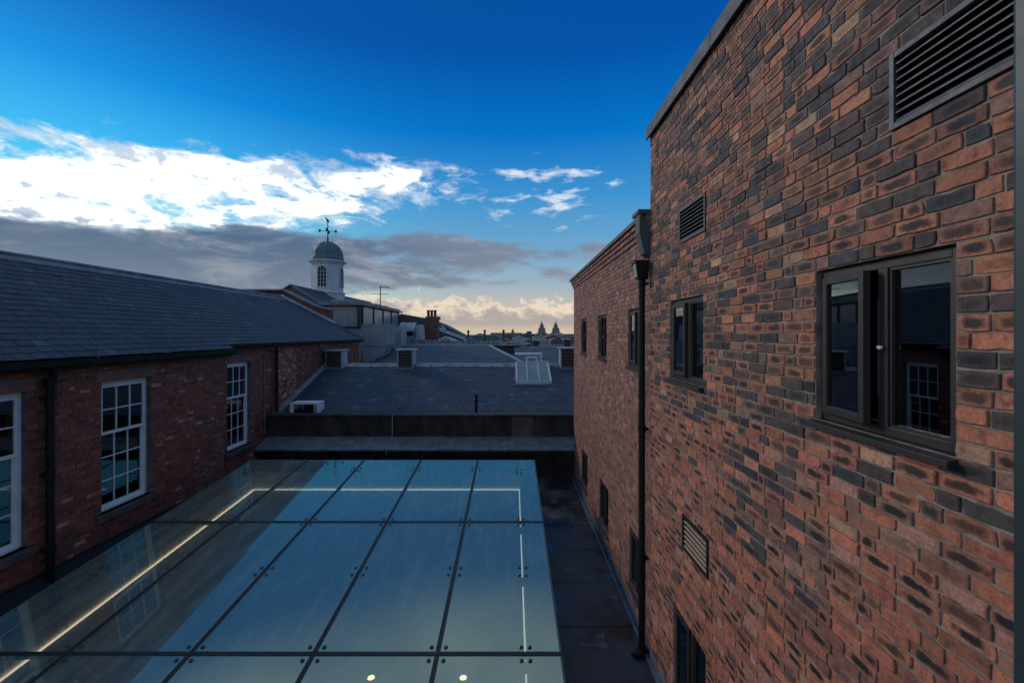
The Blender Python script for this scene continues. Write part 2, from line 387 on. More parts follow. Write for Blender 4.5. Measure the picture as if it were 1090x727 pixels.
def brick_wall(name, parent, tw, s0, s1, z0, z1, openings, pal, mat, seed=1, detail=2, course=.075, L=.225, depth=.10, topz=None, wob=1.0, mortar=None, palf=None, flem=False):
    rs = random.Random(seed); mb = MB(); mb.col = []; mb.q = []
    J = .0075; nc = int(round((z1-z0)/course))
    for i in range(nc):
        za, zb = z0+i*course, z0+(i+1)*course
        zc = (za+zb)/2
        if zb > z1+1e-4: break
        free = [(s0, s1)]
        for (a, b, c_, d_) in openings:
            if c_ < zc < d_:
                nf = []
                for (p, q) in free:
                    if b <= p or a >= q: nf.append((p, q)); continue
                    if a > p: nf.append((p, a))
                    if b < q: nf.append((b, q))
                free = nf
        # joints of this course
        joints = []; p = s0-L*rs.random()*.25-(L/2 if i % 2 else 0)-L; hdr = (i % 4 == 0) or flem; k = 0
        while p < s1+L:
            joints.append(p)
            step = L if not hdr else (L if k % 2 else L/2)
            if not hdr and rs.random() < .14: step = L/2
            p += step*rs.uniform(.97, 1.03); k += 1
        wave = .004*math.sin(i*1.7+seed)*wob
        for (fa, fb) in free:
            js = [fa]+[j for j in joints if fa+.06 < j < fb-.06]+[fb]
            for a, b in zip(js[:-1], js[1:]):
                cc, ps = bcolor(rs, palf(zc, (a+b)/2, rs) if palf else pal)
                pst = 0.0 if (detail >= 2 and ps[0] < .5 and rs.random() < .45) else rs.uniform(*ps)
                hs = (b-a-J)/2; hz = (course-J)/2; cs = (a+b)/2; czz = zc + wave*.5
                pr = rs.gauss(0, .0022)*wob      # proud or shy
                tilt = rs.gauss(0, .008)*wob
                if detail >= 2:
                    ns = max(2, int(hs*2/.05)); ring = []
                    for q in range(ns+1): ring.append((-1+2*q/ns, -1))
                    ring.append((1, 0.0))
                    for q in range(ns+1): ring.append((1-2*q/ns, 1))
                    ring.append((-1, 0.0))
                elif detail == 1: ring = [(-1, -1), (1, -1), (1, 1), (-1, 1)]
                n = len(ring); base = len(mb.v)
                rr = .0035 if detail >= 2 else 0
                jit = [(rs.gauss(0, .0011)*wob, rs.gauss(0, .0010)*wob, rs.random()) for _ in ring]
                layers = ((.0035, 0.0), (.0, -.004), (.0, -depth)) if detail >= 2 else ((.003, 0.0), (0, -depth))
                for li, (ins, dd) in enumerate(layers):
                    for (x_, y_), (jx, jy, jr) in zip(ring, jit):
                        ex = hs-ins; ey = hz-ins
                        if abs(x_) == 1 and abs(y_) == 1: ex -= rr*.6; ey -= rr*.6
                        chip = (.007 if jr > .93 and li < 2 and detail >= 2 else 0)
                        px = x_*ex+(jx if li < 2 else 0)-math.copysign(chip, x_)*(abs(x_) > .9)
                        py = y_*ey+(jy if li < 2 else 0)-math.copysign(chip, y_)*(abs(y_) > .9)
                        d_ = dd+(pr+tilt*px*.5 if li < 2 else 0)
                        mb.v.append(tw(cs+px, d_, czz+py)); mb.col.append(cc); mb.q.append((px/hs, py/hz, pst))
                mb.f.append(tuple(range(base, base+n)))
                for li in range(len(layers)-1):
                    for j in range(n):
                        a_ = base+li*n+j; b_ = base+li*n+(j+1) % n; mb.f.append((a_, b_, b_+n, a_+n))
    o = mb.build(name, mat, parent)
    # mortar bed with real openings: recessed 9 mm, with returns
    mm = MB(); g = .008
    ss_ = sorted({s0+.002, s1-.002, *[v for op in openings for v in (op[0]-g*0+0, op[1])]}); zs_ = sorted({z0, z1, *[v for op in openings for v in op[2:]]})
    ss_ = [v for v in ss_ if s0 <= v <= s1]; zs_ = [v for v in zs_ if z0 <= v <= z1]
    inside = lambda s_, z_: any(a < s_ < b and c_ < z_ < d_ for a, b, c_, d_ in openings)
    for a, b in zip(ss_[:-1], ss_[1:]):
        for c_, d_ in zip(zs_[:-1], zs_[1:]):
            if not inside((a+b)/2, (c_+d_)/2): mm.poly(tw(a, -g, c_), tw(b, -g, c_), tw(b, -g, d_), tw(a, -g, d_))
    for a, b, c_, d_ in openings:
        for p, q in (((a, c_), (b, c_)), ((b, c_), (b, d_)), ((b, d_), (a, d_)), ((a, d_), (a, c_))):
            mm.poly(tw(p[0], -g, p[1]), tw(q[0], -g, q[1]), tw(q[0], -depth, q[1]), tw(p[0], -depth, p[1]))
    # end returns
    for e in (s0+.002, s1-.002): mm.poly(tw(e, -g, z0), tw(e, -g, z1), tw(e, -.35, z1), tw(e, -.35, z0))
    mm.build('mortar', mortar or M['mortar'], o)
    return o

def slates(name, parent, eave0, along, up, length, slope, width=.30, gauge=.22, ends=None, seed=3, mat=None, pal=(.032, .044, .064), thick=.009):
    """individual slates laid in courses; ends(t)->(a,b) clips each course (metres along)"""
    rs = random.Random(seed); E = Vector(eave0); A = Vector(along).normalized(); U = Vector(up).normalized(); N = A.cross(U).normalized()
    if N.z < 0: N = -N
    mb = MB(); mb.col = []; n = int(math.ceil(slope/gauge))
    for i in range(n):
        t0 = i*gauge; t1 = min(slope, t0+gauge*1.12)
        if t1-t0 < .03: continue
        a, b = ends((t0+t1)/2) if ends else (0, length)
        p = a-(width/2 if i % 2 else 0)-rs.random()*.02
        while p < b:
            q = p+width*rs.uniform(.93, 1.07); pa = max(a, p+.0055); pb = min(b, q-.0055)
            if pb-pa > .03:
                k = rs.uniform(.78, 1.22); cc = (pal[0]*k*rs.uniform(.93, 1.12), pal[1]*k, pal[2]*k*rs.uniform(.92, 1.06))
                if rs.random() < .03: cc = (pal[0]*2.1, pal[1]*1.9, pal[2]*1.8)
                dl = rs.gauss(0, .004); lift = thick+abs(rs.gauss(0, .003)); r2 = rs.gauss(0, .003)
                P = lambda s_, t_, h_: tuple(E+A*s_+U*t_+N*h_)
                i0 = mb.vert(P(pa, t0+dl, lift), P(pb, t0+dl+r2, lift), P(pb, t1, .001), P(pa, t1, .001), P(pa, t0+dl, 0), P(pb, t0+dl+r2, 0))
                mb.col.extend([cc]*6)
                for f in ((0, 1, 2, 3), (4, 5, 1, 0), (4, 0, 3), (1, 5, 2)): mb.f.append(tuple(i0+k_ for k_ in f))
            p = q
    return mb.build(name, mat or M['slate'], parent)

# ------------------------------------------------------------------ ground
MB().poly((-3000, -300, -16), (3000, -300, -16), (3000, 5000, -16), (-3000, 5000, -16)).build('ground', M['ground'], None, kind='structure')

# ================================================================== RIGHT BRICK BUILDING
XW = 1.85
right = empty('brick_building', (XW, 6.1, -4.4), 'tall red and blue-black brick building with lower wing and metal windows, on the right', 'building')
tw_r = lambda s, d, z: (XW-d, s, z)
Z0R = -4.42
W_MAIN = [(1.905, 2.785, -.52, .385), (4.42, 5.345, -.52, .385), (4.36, 5.24, -4.04, -3.05)]
V_MAIN = [(1.585, 2.226, .965, 1.37), (4.345, 5.03, .965, 1.37), (4.29, 4.94, -2.33, -1.92)]
def palf_main(z, s, rs):
    if 2.75 < s < 3.9 and -1.75 < z < -.75 + .2*math.sin(s*9) and rs.random() < .62: return PAL_DARK
    if math.sin(s*2.1+z*1.3+1)+math.sin(z*2.9-s*1.1) > .9 and z > -.6 and rs.random() < .6: return PAL_DARK
    return PAL_LOW if (z < -.80 + .12*math.sin(s*2.3) or (z < -.62 and s < 1.9)) else PAL_MAIN
snap = lambda z: Z0R+round((z-Z0R)/.075)*.075
W_MAIN = [(a, b, snap(c_), snap(d_)) for a, b, c_, d_ in W_MAIN]; V_MAIN = [(a, b, snap(c_), snap(d_)) for a, b, c_, d_ in V_MAIN]
brick_wall('tall_wall', right, tw_r, .2, 6.10, Z0R, snap(2.62), W_MAIN+V_MAIN, PAL_MAIN, M['brick'], 11, 2, palf=palf_main)
W_WING = [(6.50, 7.38, -.52, .385), (9.08, 9.96, -.52, .40), (11.5, 12.4, -.52, .40), (6.42, 7.30, -3.97, -3.05), (8.9, 9.8, -3.97, -3.05), (11.35, 12.28, -3.97, -3.05)]
W_WING = [(a, b, snap(c_), snap(d_)) for a, b, c_, d_ in W_WING]
XG = XW+.03
tw_g = lambda s, d, z: (XG-d, s, z)
brick_wall('wing_wall', right, tw_g, 6.105, 13.85, Z0R, snap(1.32), W_WING, PAL_WING, M['brick'], 23, 2, mortar=M['mortar_wing'], wob=.8)
# corbelled cornice courses of the wing
for k in range(3):
    dd = .028*(k+1); zc0 = snap(1.32)+k*.075
    brick_wall('corbel_course', right, (lambda s, d, z, dd=dd: (XG-dd-d, s, z)), 6.105, 13.85+dd, zc0, zc0+.0751, [], PAL_WING, M['brick'], 40+k, 2, mortar=M['mortar_wing'])
zt = snap(1.32)+.225
MB().box(XG-.12, XG+.4, 6.105, 13.98, zt, zt+.035).box(XG-.125, XG-.09, 6.105, 13.985, zt-.01, zt+.05).build('wing_coping', M['coping'], right)
# solid body behind both walls
MB().box(XW+.45, 9, -.5, 6.1, -16, 2.6).box(XG+.45, 9, 6.1, 13.8, -16, 1.5).build('building_core', M['room'], right)
MB().box(XW+.02, XW+.46, 6.06, 6.10, 1.2, 2.6).build('block_end', M['oldbrick'], right)
MB().box(XG-.0, 9, 13.80, 13.84, -16, 1.5).build('wing_end', M['oldbrick'], right)
# coping of the tall block in jointed lengths
zc = snap(2.62); cp = MB(); y = -.5
while y < 6.1:
    y2 = min(6.14, y+.93); cp.box(XW-.045, XW+.5, y+.003, y2-.003, zc, zc+.13); cp.box(XW-.052, XW-.03, y+.003, y2-.003, zc-.035, zc+.02); y = y2
cp.build('coping', M['coping'], right, bevel=.004)

def metal_window(par, tw, s0, s1, z0, z1, split, open_deg=0.0, light=False, label=None):
    """dark aluminium window: far leaf opens, near leaf is fixed"""
    g = .006; f = MB(); d0, d1 = -.095, -.04; t = .045
    def bx(mb, a, b, da, db, c_, e):
        p = tw(a, da, c_); q = tw(b, db, e); mb.box(p[0], q[0], p[1], q[1], p[2], q[2])
    a, b, c_, e = s0+g, s1-g, z0+g, z1-g
    bx(f, a, a+t, d0, d1, c_, e); bx(f, b-t, b, d0, d1, c_, e); bx(f, a+t, b-t, d0, d1, c_, c_+t); bx(f, a+t, b-t, d0, d1, e-t, e)
    ms = a+(b-a)*split
    bx(f, ms-.03, ms+.03, d0, d1+.004, c_+t, e-t)
    fo = f.build('window', M['steel'], par, bevel=.003)
    if label: fo['label'] = label
    # sill
    sl = MB(); p0 = tw(s0-.02, 0, z0); zz = z0
    pr = [tw(s0-.015, -.09, zz+.012), tw(s0-.015, .045, zz-.012), tw(s0-.015, .045, zz-.042), tw(s0-.015, .03, zz-.042), tw(s0-.015, -.09, zz-.02)]
    sl.prism(pr, (0, (s1-s0)+.03, 0)); sl.build('sill', M['steel'], fo, bevel=.002)
    # fixed pane on the near side
    pn = MB(); bx(pn, a+t-.004, ms-.026, -.072, -.066, c_+t-.004, e-t+.004); pn.build('pane', M['window_glass'], fo)
    bead = MB()
    for (q0, q1, r0, r1) in ((a+t, ms-.03, c_+t, c_+t+.014), (a+t, ms-.03, e-t-.014, e-t), (a+t, a+t+.014, c_+t+.014, e-t-.014), (ms-.044, ms-.03, c_+t+.014, e-t-.014)):
        bx(bead, q0, q1, -.064, -.046, r0, r1)
    bead.build('glazing_bead', M['steel'], fo)
    # opening sash, hinged on the far jamb
    th = R(open_deg); hs, hd = b-t-.002, -.048
    def rot(s_, d_):
        x = s_-hs; y_ = d_-hd
        return hs+x*math.cos(th)+y_*math.sin(th), hd-x*math.sin(th)+y_*math.cos(th)
    def bxr(mb, a_, b_, da, db, c2, e2):
        pts = [tw(*((lambda r_: (r_[0], r_[1]))(rot(s_, d_))), c2) for s_, d_ in ((a_, da), (b_, da), (b_, db), (a_, db))]
        mb.prism(pts, (0, 0, e2-c2))
    sa, sb, sc, se = ms+.032, hs, c_+t+.002, e-t-.002; st = .042
    sh = MB()
    bxr(sh, sa, sa+st, -.05, -.012, sc, se); bxr(sh, sb-st, sb, -.05, -.012, sc, se)
    bxr(sh, sa+st, sb-st, -.05, -.012, sc, sc+st); bxr(sh, sa+st, sb-st, -.05, -.012, se-st, se)
    so = sh.build('sash', M['steel'], fo, bevel=.003)
    pp = MB(); bxr(pp, sa+st-.004, sb-st+.004, -.034, -.028, sc+st-.004, se-st+.004); pp.build('pane', M['window_glass'], fo)
    if open_deg > 3:
        stay = MB(); r0 = rot(sa+.05, -.05); stay.bar(tw(ms+.01, -.06, sc+.02), tw(r0[0], r0[1], sc+.02), .012, .006)
        stay.box(*[v for pr_ in zip(tw(ms+.012, -.055, sc+.15), tw(ms+.026, -.03, se-.15)) for v in pr_]); stay.build('stay', M['vent'], fo)
        h_ = MB(); p = tw(ms+.0, -.02, (sc+se)/2); h_.box(p[0]-.006, p[0]+.006, p[1]-.012, p[1]+.012, p[2]-.008, p[2]+.008); h_.build('handle', M['white'], fo)
    # room behind
    rm = MB(); A = tw(s0-.15, -.45, z0-.2); pA = lambda s_, d_, z_: tw(s_, d_, z_)
    s_a, s_b, za, zb = s0-.1, s1+.1, z0-.1, z1+.1
    rm.poly(pA(s_a, -.44, za), pA(s_b, -.44, za), pA(s_b, -.44, zb), pA(s_a, -.44, zb))
    for (u0, u1) in (((s_a, za), (s_b, za)), ((s_b, za), (s_b, zb)), ((s_b, zb), (s_a, zb)), ((s_a, zb), (s_a, za))):
        rm.poly(pA(u0[0], -.102, u0[1]), pA(u1[0], -.102, u1[1]), pA(u1[0], -.44, u1[1]), pA(u0[0], -.44, u0[1]))
    rm.build('dark_room', M['room'], fo)
    return fo
for i, (a, b, c_, e) in enumerate(W_MAIN):
    metal_window(right, tw_r, a, b, c_, e, .47, (7, 2, 0)[i], label=('window with its far leaf standing ajar', None, None)[i])
for i, (a, b, c_, e) in enumerate(W_WING):
    metal_window(right, tw_g, a, b, c_, e, .5, (2, 5, 5, 0, 0, 0)[i])
def louvre_vent(par, tw, s0, s1, z0, z1, n, bm, label=None, rise=.045, dep=.045):
    f = MB(); t = .028
    def bx(mb, a, b, da, db, c_, e):
        p = tw(a, da, c_); q = tw(b, db, e); mb.box(p[0], q[0], p[1], q[1], p[2], q[2])
    g = .003; a, b, c_, e = s0+g, s1-g, z0+g, z1-g
    for q in ((a, a+t, c_, e), (b-t, b, c_, e), (a+t, b-t, c_, c_+t), (a+t, b-t, e-t, e)): bx(f, q[0], q[1], -.06, .012, q[2], q[3])
    fo = f.build('vent', M['vent'] if bm is not M['lit_vent'] else M['iron'], par, bevel=.002)
    if label: fo['label'] = label
    pit = (e-c_-2*t)/n
    bl = MB()
    for k in range(n):
        z_ = c_+t+pit*(k+.15)
        pts = [tw(a+t, .004, z_), tw(a+t, .004, z_+.007), tw(a+t, -dep, z_+rise), tw(a+t, -dep, z_+rise-.007)]
        bl.prism(pts, (0, b-a-2*t, 0))
    bl.build('louvre_blades', bm, fo)
    bk = MB(); bk.poly(tw(a, -.075, c_), tw(b, -.075, c_), tw(b, -.075, e), tw(a, -.075, e)); bk.build('backing', M['dark'], fo)
louvre_vent(right, tw_r, *V_MAIN[0], 8, M['vent'], 'large louvred vent high beside our window')
louvre_vent(right, tw_r, *V_MAIN[1], 8, M['vent'])
louvre_vent(right, tw_r, *V_MAIN[2], 6, M['lit_vent'], 'louvred vent low on the wall, its blades coloured tan as if lit', .010, .018)
# rainwater chute, hopper and pipe at the junction
xp, yp = XW-.085, 6.20
MB().prism([(XG-.17, 6.12, zt+.05), (XG-.17, 6.12, zt-.22), (XG-.10, 6.12, zt-.5), (XG-.02, 6.12, zt-.55), (XG-.02, 6.12, zt+.05)], (0, .20, 0)).box(XG-.19, XG+.0, 6.10, 6.42, zt+.03, zt+.085).build('lead_chute', M['coping'], right, bevel=.006)
hz = .955
hp = MB(); lo = [(xp-.065, yp-.07, hz-.22), (xp+.065, yp-.07, hz-.22), (xp+.065, yp+.07, hz-.22), (xp-.065, yp+.07, hz-.22)]
hi = [(xp-.10, yp-.085, hz), (xp+.08, yp-.10, hz), (xp+.08, yp+.10, hz), (xp-.115, yp+.10, hz)]
i = hp.vert(*lo, *hi)
for k in range(4): hp.f.append((i+k, i+(k+1) % 4, i+4+(k+1) % 4, i+4+k))
hp.f.append((i, i+1, i+2, i+3)); hp.box(xp-.112, xp+.083, yp-.10, yp+.115, hz, hz+.03)
hpo = hp.build('hopper', M['iron'], right, bevel=.004)
MB().poly((xp-.103, yp-.07, hz-.03), (xp-.103, yp+.07, hz-.03), (xp-.074, yp+.06, hz-.19), (xp-.074, yp-.06, hz-.19)).prism([(xp-.106, yp-.075, hz-.02), (xp-.106, yp+.075, hz-.02), (xp-.08, yp+.055, hz-.19), (xp-.08, yp-.055, hz-.19)], (.004, 0, 0)).build('hopper_sheen', M['cream'], hpo)  # cream plate: bright reflection on this side put into its colour
dp = MB().tube([(xp, yp, hz-.2), (xp, yp, -4.36)], .044, 14)
for z_ in (.72, -1.25, -3.0, -4.25): dp.tube([(xp, yp, z_), (xp, yp, z_-.09)], .054, 14); dp.box(xp, XW, yp-.05, yp+.05, z_-.06, z_-.03)
dp.tube([(xp, yp, -4.28), (xp-.05, yp-.02, -4.36), (xp-.12, yp-.05, -4.37)], .058, 12)
dp.build('downpipe', M['iron'], right, smooth=False)
MB().box(XW-.012, XW+.02, .3, 6.1, -4.40, -4.22).box(XG-.012, XG+.02, 6.1, 13.8, -4.40, -4.22).box(XW-.05, XW-.013, .3, 13.8, -4.40, -4.34).build('base_flashing', M['lead'], right)

# ================================================================== FLAT ROOF between the wall and the glass
fr_ = MB(); fr_.box(-7.5, 1.95, 11.2, 13.9, -4.6, -4.37); fr_.box(.30, 1.95, -.5, 11.2, -4.6, -4.37)
fr_root = empty('flat_roof', (1.1, 6, -4.6), 'wet dark bitumen flat roof between the glass canopy and the brick wall', 'roof')
fr_.build('deck', M['bitumen'], fr_root)
sm = MB()
for k in range(13): sm.box(.30, 1.84, 1.2*k-.4, 1.2*k-.385, -4.372, -4.364)
sm.build('lap_seams', M['bitumen'], fr_root)
# ================================================================== GUTTER along the left wall
gt = empty('box_gutter', (-6.95, 6, -4.2), 'dark lead-lined gutter between the left brick wall and the glass canopy', 'gutter')
MB().box(-7.5, -6.4, -.5, 11.2, -4.3, -4.05).build('gutter_floor', M['bitumen'], gt)
MB().prism([(-7.48, 0, -4.05), (-7.30, 0, -4.05), (-7.46, 0, -3.85), (-7.48, 0, -3.80)], (0, 11.2, 0)).build('gutter_flashing', M['iron'], gt)

# ================================================================== GLASS CANOPY
Zg = lambda y: -4.2+.0825*y
YF = 11.67; PL = 3.16; YR = [YF, YF-PL-.04, YF-2*PL-.08, YF-3*PL-.12]
YR = [11.67, 8.47, 5.35, 2.15]
XR = [.577-1.453*k for k in range(6)]         # right edge to left edge
cano = empty('glass_canopy', (-3, 7, -4.4), 'frameless flat glass roof of large bolted panes with dark joints, low between the buildings', 'glass roof')
for j in range(3):
    for k in range(5):
        xa, xb = XR[k+1]+.014, XR[k]-.014; ya, yb = YR[j+1]+.014, YR[j]-.014
        mb = MB(); mb.poly((xa, ya, Zg(ya)), (xb, ya, Zg(ya)), (xb, yb, Zg(yb)), (xa, yb, Zg(yb)))
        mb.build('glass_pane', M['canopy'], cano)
def strip(mb, x0, x1, y0, y1, h0, h1):
    mb.prism([(x0, y0, Zg(y0)+h0), (x1, y0, Zg(y0)+h0), (x1, y0, Zg(y0)+h1), (x0, y0, Zg(y0)+h1)], (0, y1-y0, Zg(y1)-Zg(y0)))
for k in range(1, 5):
    mb = MB(); strip(mb, XR[k]-.028, XR[k]+.028, YR[3], YF-.002, -.05, .006); mb.build('joint', M['seal'], cano)
for j in range(1, 3):
    mb = MB(); strip(mb, XR[5], XR[0], YR[j]-.026, YR[j]+.026, -.046, .010); mb.build('cross_joint', M['seal'], cano)
ed = MB(); strip(ed, XR[0]-.004, XR[0]+.006, YR[3], YF, -.03, .004); strip(ed, XR[5]-.006, XR[5]+.004, YR[3], YF, -.03, .004); strip(ed, XR[5], XR[0], YF-.004, YF+.006, -.03, .004)
ed.build('pane_edge', M['green'], cano)
def spider(x, y, dx=.11, dy=.11):
    mb = MB(); arms = MB()
    for sx in (-1, 1):
        for sy in (-1, 1):
            px, py = x+sx*dx, y+sy*dy
            if px > XR[0] or px < XR[5] or py > YF: continue
            z = Zg(py); mb.lathe(px, py, [(.024, z+.001), (.024, z+.010), (.016, z+.016), (.002, z+.017)], 12)
            mb.tube([(px, py, z-.07), (px, py, z-.006)], .012, 8)
            mb.tube([(px, py, z-.07), (x, y, Zg(y)-.13)], .013, 6)
    mb.tube([(x, y, Zg(y)-.22), (x, y, Zg(y)-.12)], .025, 8)
    mb.build('spider_fitting', M['bolt'], cano, smooth=False)
for k in range(1, 5):
    for y in (11.05, 8.47, 6.95, 5.35, 3.75): spider(XR[k], y, .085, .10 if y in (8.47, 5.35) else .09)
for x in (-6.30, .16):
    for y in (10.9, 8.47, 6.95, 5.35, 3.75): spider(x, y, .05, .10)
# upstand walls below the glass, strip lights, hall below
XL, XRr, YFi = -6.28, .197, 11.08
def slope_wall(mb, p0, p1, h0, h1, th):
    """wall between two plan points following the glass slope, th = outward thickness vector"""
    (x0, y0), (x1, y1) = p0, p1
    mb.prism([(x0, y0, Zg(y0)-h1), (x1, y1, Zg(y1)-h1), (x1, y1, Zg(y1)-h0), (x0, y0, Zg(y0)-h0)], th)
up_ = empty('canopy_upstand', (-3, 7, -8.6), 'grey panelled upstand and hall walls carrying the glass roof, seen through the glass', 'wall')
yj = 11.08
while yj > 2.2:
    y2 = max(2.15, yj-1.55); mb = MB(); slope_wall(mb, (XL, y2+.012), (XL, yj-.012), .09, .50, (-.04, 0, 0)); mb.build('panel', M['panel'], up_); 
    mb = MB(); slope_wall(mb, (XRr, y2+.012), (XRr, yj-.012), .09, .50, (.04, 0, 0)); mb.build('panel', M['panel'], up_); yj = y2
for k in range(5):
    xa, xb = XL+(XRr-XL)*k/5, XL+(XRr-XL)*(k+1)/5
    mb = MB(); slope_wall(mb, (xa+.012, YFi), (xb-.012, YFi), .09, .50, (0, .04, 0)); mb.build('panel', M['panel'], up_)
ob = MB(); ob.box(XL-.16, XL-.045, 1, 11.3, -4.4, -3.32-.0); 
ob = MB(); slope_wall(ob, (XL-.045, 1.5), (XL-.045, 11.28), .12, 1.2, (-.07, 0, 0)); slope_wall(ob, (XRr+.045, 1.5), (XRr+.045, 11.28), .12, 1.2, (.07, 0, 0)); slope_wall(ob, (XL-.1, YFi+.045), (XRr+.1, YFi+.045), .12, 1.2, (0, .1, 0))
ob.build('upstand_flashing', M['leadlight'], up_)
lw = MB(); lw.poly((XL-.04, 1.5, -4.5), (XL-.04, YFi, -3.75), (XL-.04, YFi, -8.6), (XL-.04, 1.5, -8.6)); lw.poly((XRr+.04, 1.5, -4.5), (XRr+.04, YFi, -3.75), (XRr+.04, YFi, -8.6), (XRr+.04, 1.5, -8.6))
lw.poly((XL, YFi+.04, -3.7), (XRr, YFi+.04, -3.7), (XRr, YFi+.04, -8.6), (XL, YFi+.04, -8.6)); lw.poly((XL, 1.5, -4.2), (XRr, 1.5, -4.2), (XRr, 1.5, -8.6), (XL, 1.5, -8.6))
lw.build('lower_wall', M['plaster'], up_)
MB().poly((XL-.04, 1.5, -8.6), (XRr+.04, 1.5, -8.6), (XRr+.04, YFi, -8.6), (XL-.04, YFi, -8.6)).build('hall_floor', M['wood'], up_)
bl_ = MB().box(XL, -4.9, 1.5, YFi, -6.3, -6.1); bl_.build('gallery_floor', M['wood'], up_)
MB().box(-4.92, -4.90, 1.5, YFi, -6.1, -5.1).build('gallery_glass', M['balcony_glass'], up_)
for nm, a, b, lab in (('strip_light', (XL+.012, 2.15), (XL+.012, YFi-.02), 'warm strip light along the left side under the glass roof'),
                 ('strip_light', (XRr-.012, 2.15), (XRr-.012, YFi-.02), 'warm strip light along the right side under the glass roof'),
                 ('strip_light', (XL+.02, YFi-.012), (XRr-.02, YFi-.012), 'warm strip light across the far end under the glass roof')):
    mb = MB(); 
    if a[0] == b[0]: 
        s_ = .022 if a[0] < -1 else -.022
        slope_wall(mb, a, b, .488, .508, (s_, 0, 0))
    else: slope_wall(mb, a, b, .488, .508, (0, -.022, 0))
    o = mb.build(nm, M['led'] if 'left' in lab else M['led_pale'], None, label=lab, cat='light')
for (px, lab) in ((395, 'round warm light spot added under the glass, left of two at the bottom edge'), (493, 'round warm light spot added under the glass, right of two at the bottom edge')):
    Y_ = 5.6; X_ = (px-545)/485*Y_; z_ = -366/485*Y_+.0  # added glowing spots; no lamp is known to hang here
    e = empty('light_spot', (X_, Y_, z_), lab, 'light', 'light spots added under the glass roof')
    MB().lathe(X_, Y_, [(.062, z_-.05), (.066, z_), (.05, z_+.006), (.045, z_-.02)], 20).build('housing', M['cream'], e)
    MB().lathe(X_, Y_, [(.040, z_-.015), (.040, z_+.004), (.02, z_+.012), (.002, z_+.014)], 20).build('spot_disc', M['spot_glow'], e)
    MB().tube([(X_, Y_, z_-.05), (X_, Y_, -4.9)], .01, 6).build('stem', M['bolt'], e)

# ================================================================== LEFT BUILDING
left = empty('slate_roofed_hall', (-7.5, 10, -16), 'long dark red brick building with white sash windows and a slate roof, on the left', 'building')
tw_l = lambda s, d, z: (-7.5+d, s, z)
tw_l2 = lambda s, d, z: (-7.72+d, s, z)
Z0L = -4.35
sn = lambda z: Z0L+round((z-Z0L)/.075)*.075
WL = [(5.92, 7.06, sn(-3.27), sn(-.87)), (8.33, 9.47, sn(-3.27), sn(-.87))]
WL2 = [(12.36, 13.46, sn(-3.2), sn(-.84))]
LIN = [(a-.12, b+.12, d_, d_+.225) for a, b, c_, d_ in WL+WL2]
SIL = [(a-.12, b+.12, c_-.15, c_) for a, b, c_, d_ in WL+WL2]
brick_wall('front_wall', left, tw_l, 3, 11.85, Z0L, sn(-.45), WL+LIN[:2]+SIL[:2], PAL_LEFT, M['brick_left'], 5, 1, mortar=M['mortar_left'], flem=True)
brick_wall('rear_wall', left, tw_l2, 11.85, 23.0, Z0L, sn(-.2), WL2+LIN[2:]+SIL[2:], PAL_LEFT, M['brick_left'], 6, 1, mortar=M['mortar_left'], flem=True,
    palf=lambda z, s, rs: PAL_PATCH if (14.9 < s < 16.3 and z > -2.4 and rs.random() < .8) else PAL_LEFT)
MB().box(-9.5, -7.95, 3, 11.8, -16, -.5).box(-9.5, -8.1, 11.8, 22.9, -16, -.3).box(-7.95,-7.51,3,11.83,-16,-4.35).box(-8.1,-7.73,11.8,22.9,-16,-4.35).build('building_core', M['room'], left)
MB().box(-7.9, -7.50, 11.82, 11.86, -4.35, -.45).box(-9.6, -7.73, 22.98, 23.02, -16, -.2).build('wall_return', M['oldbrick'], left)
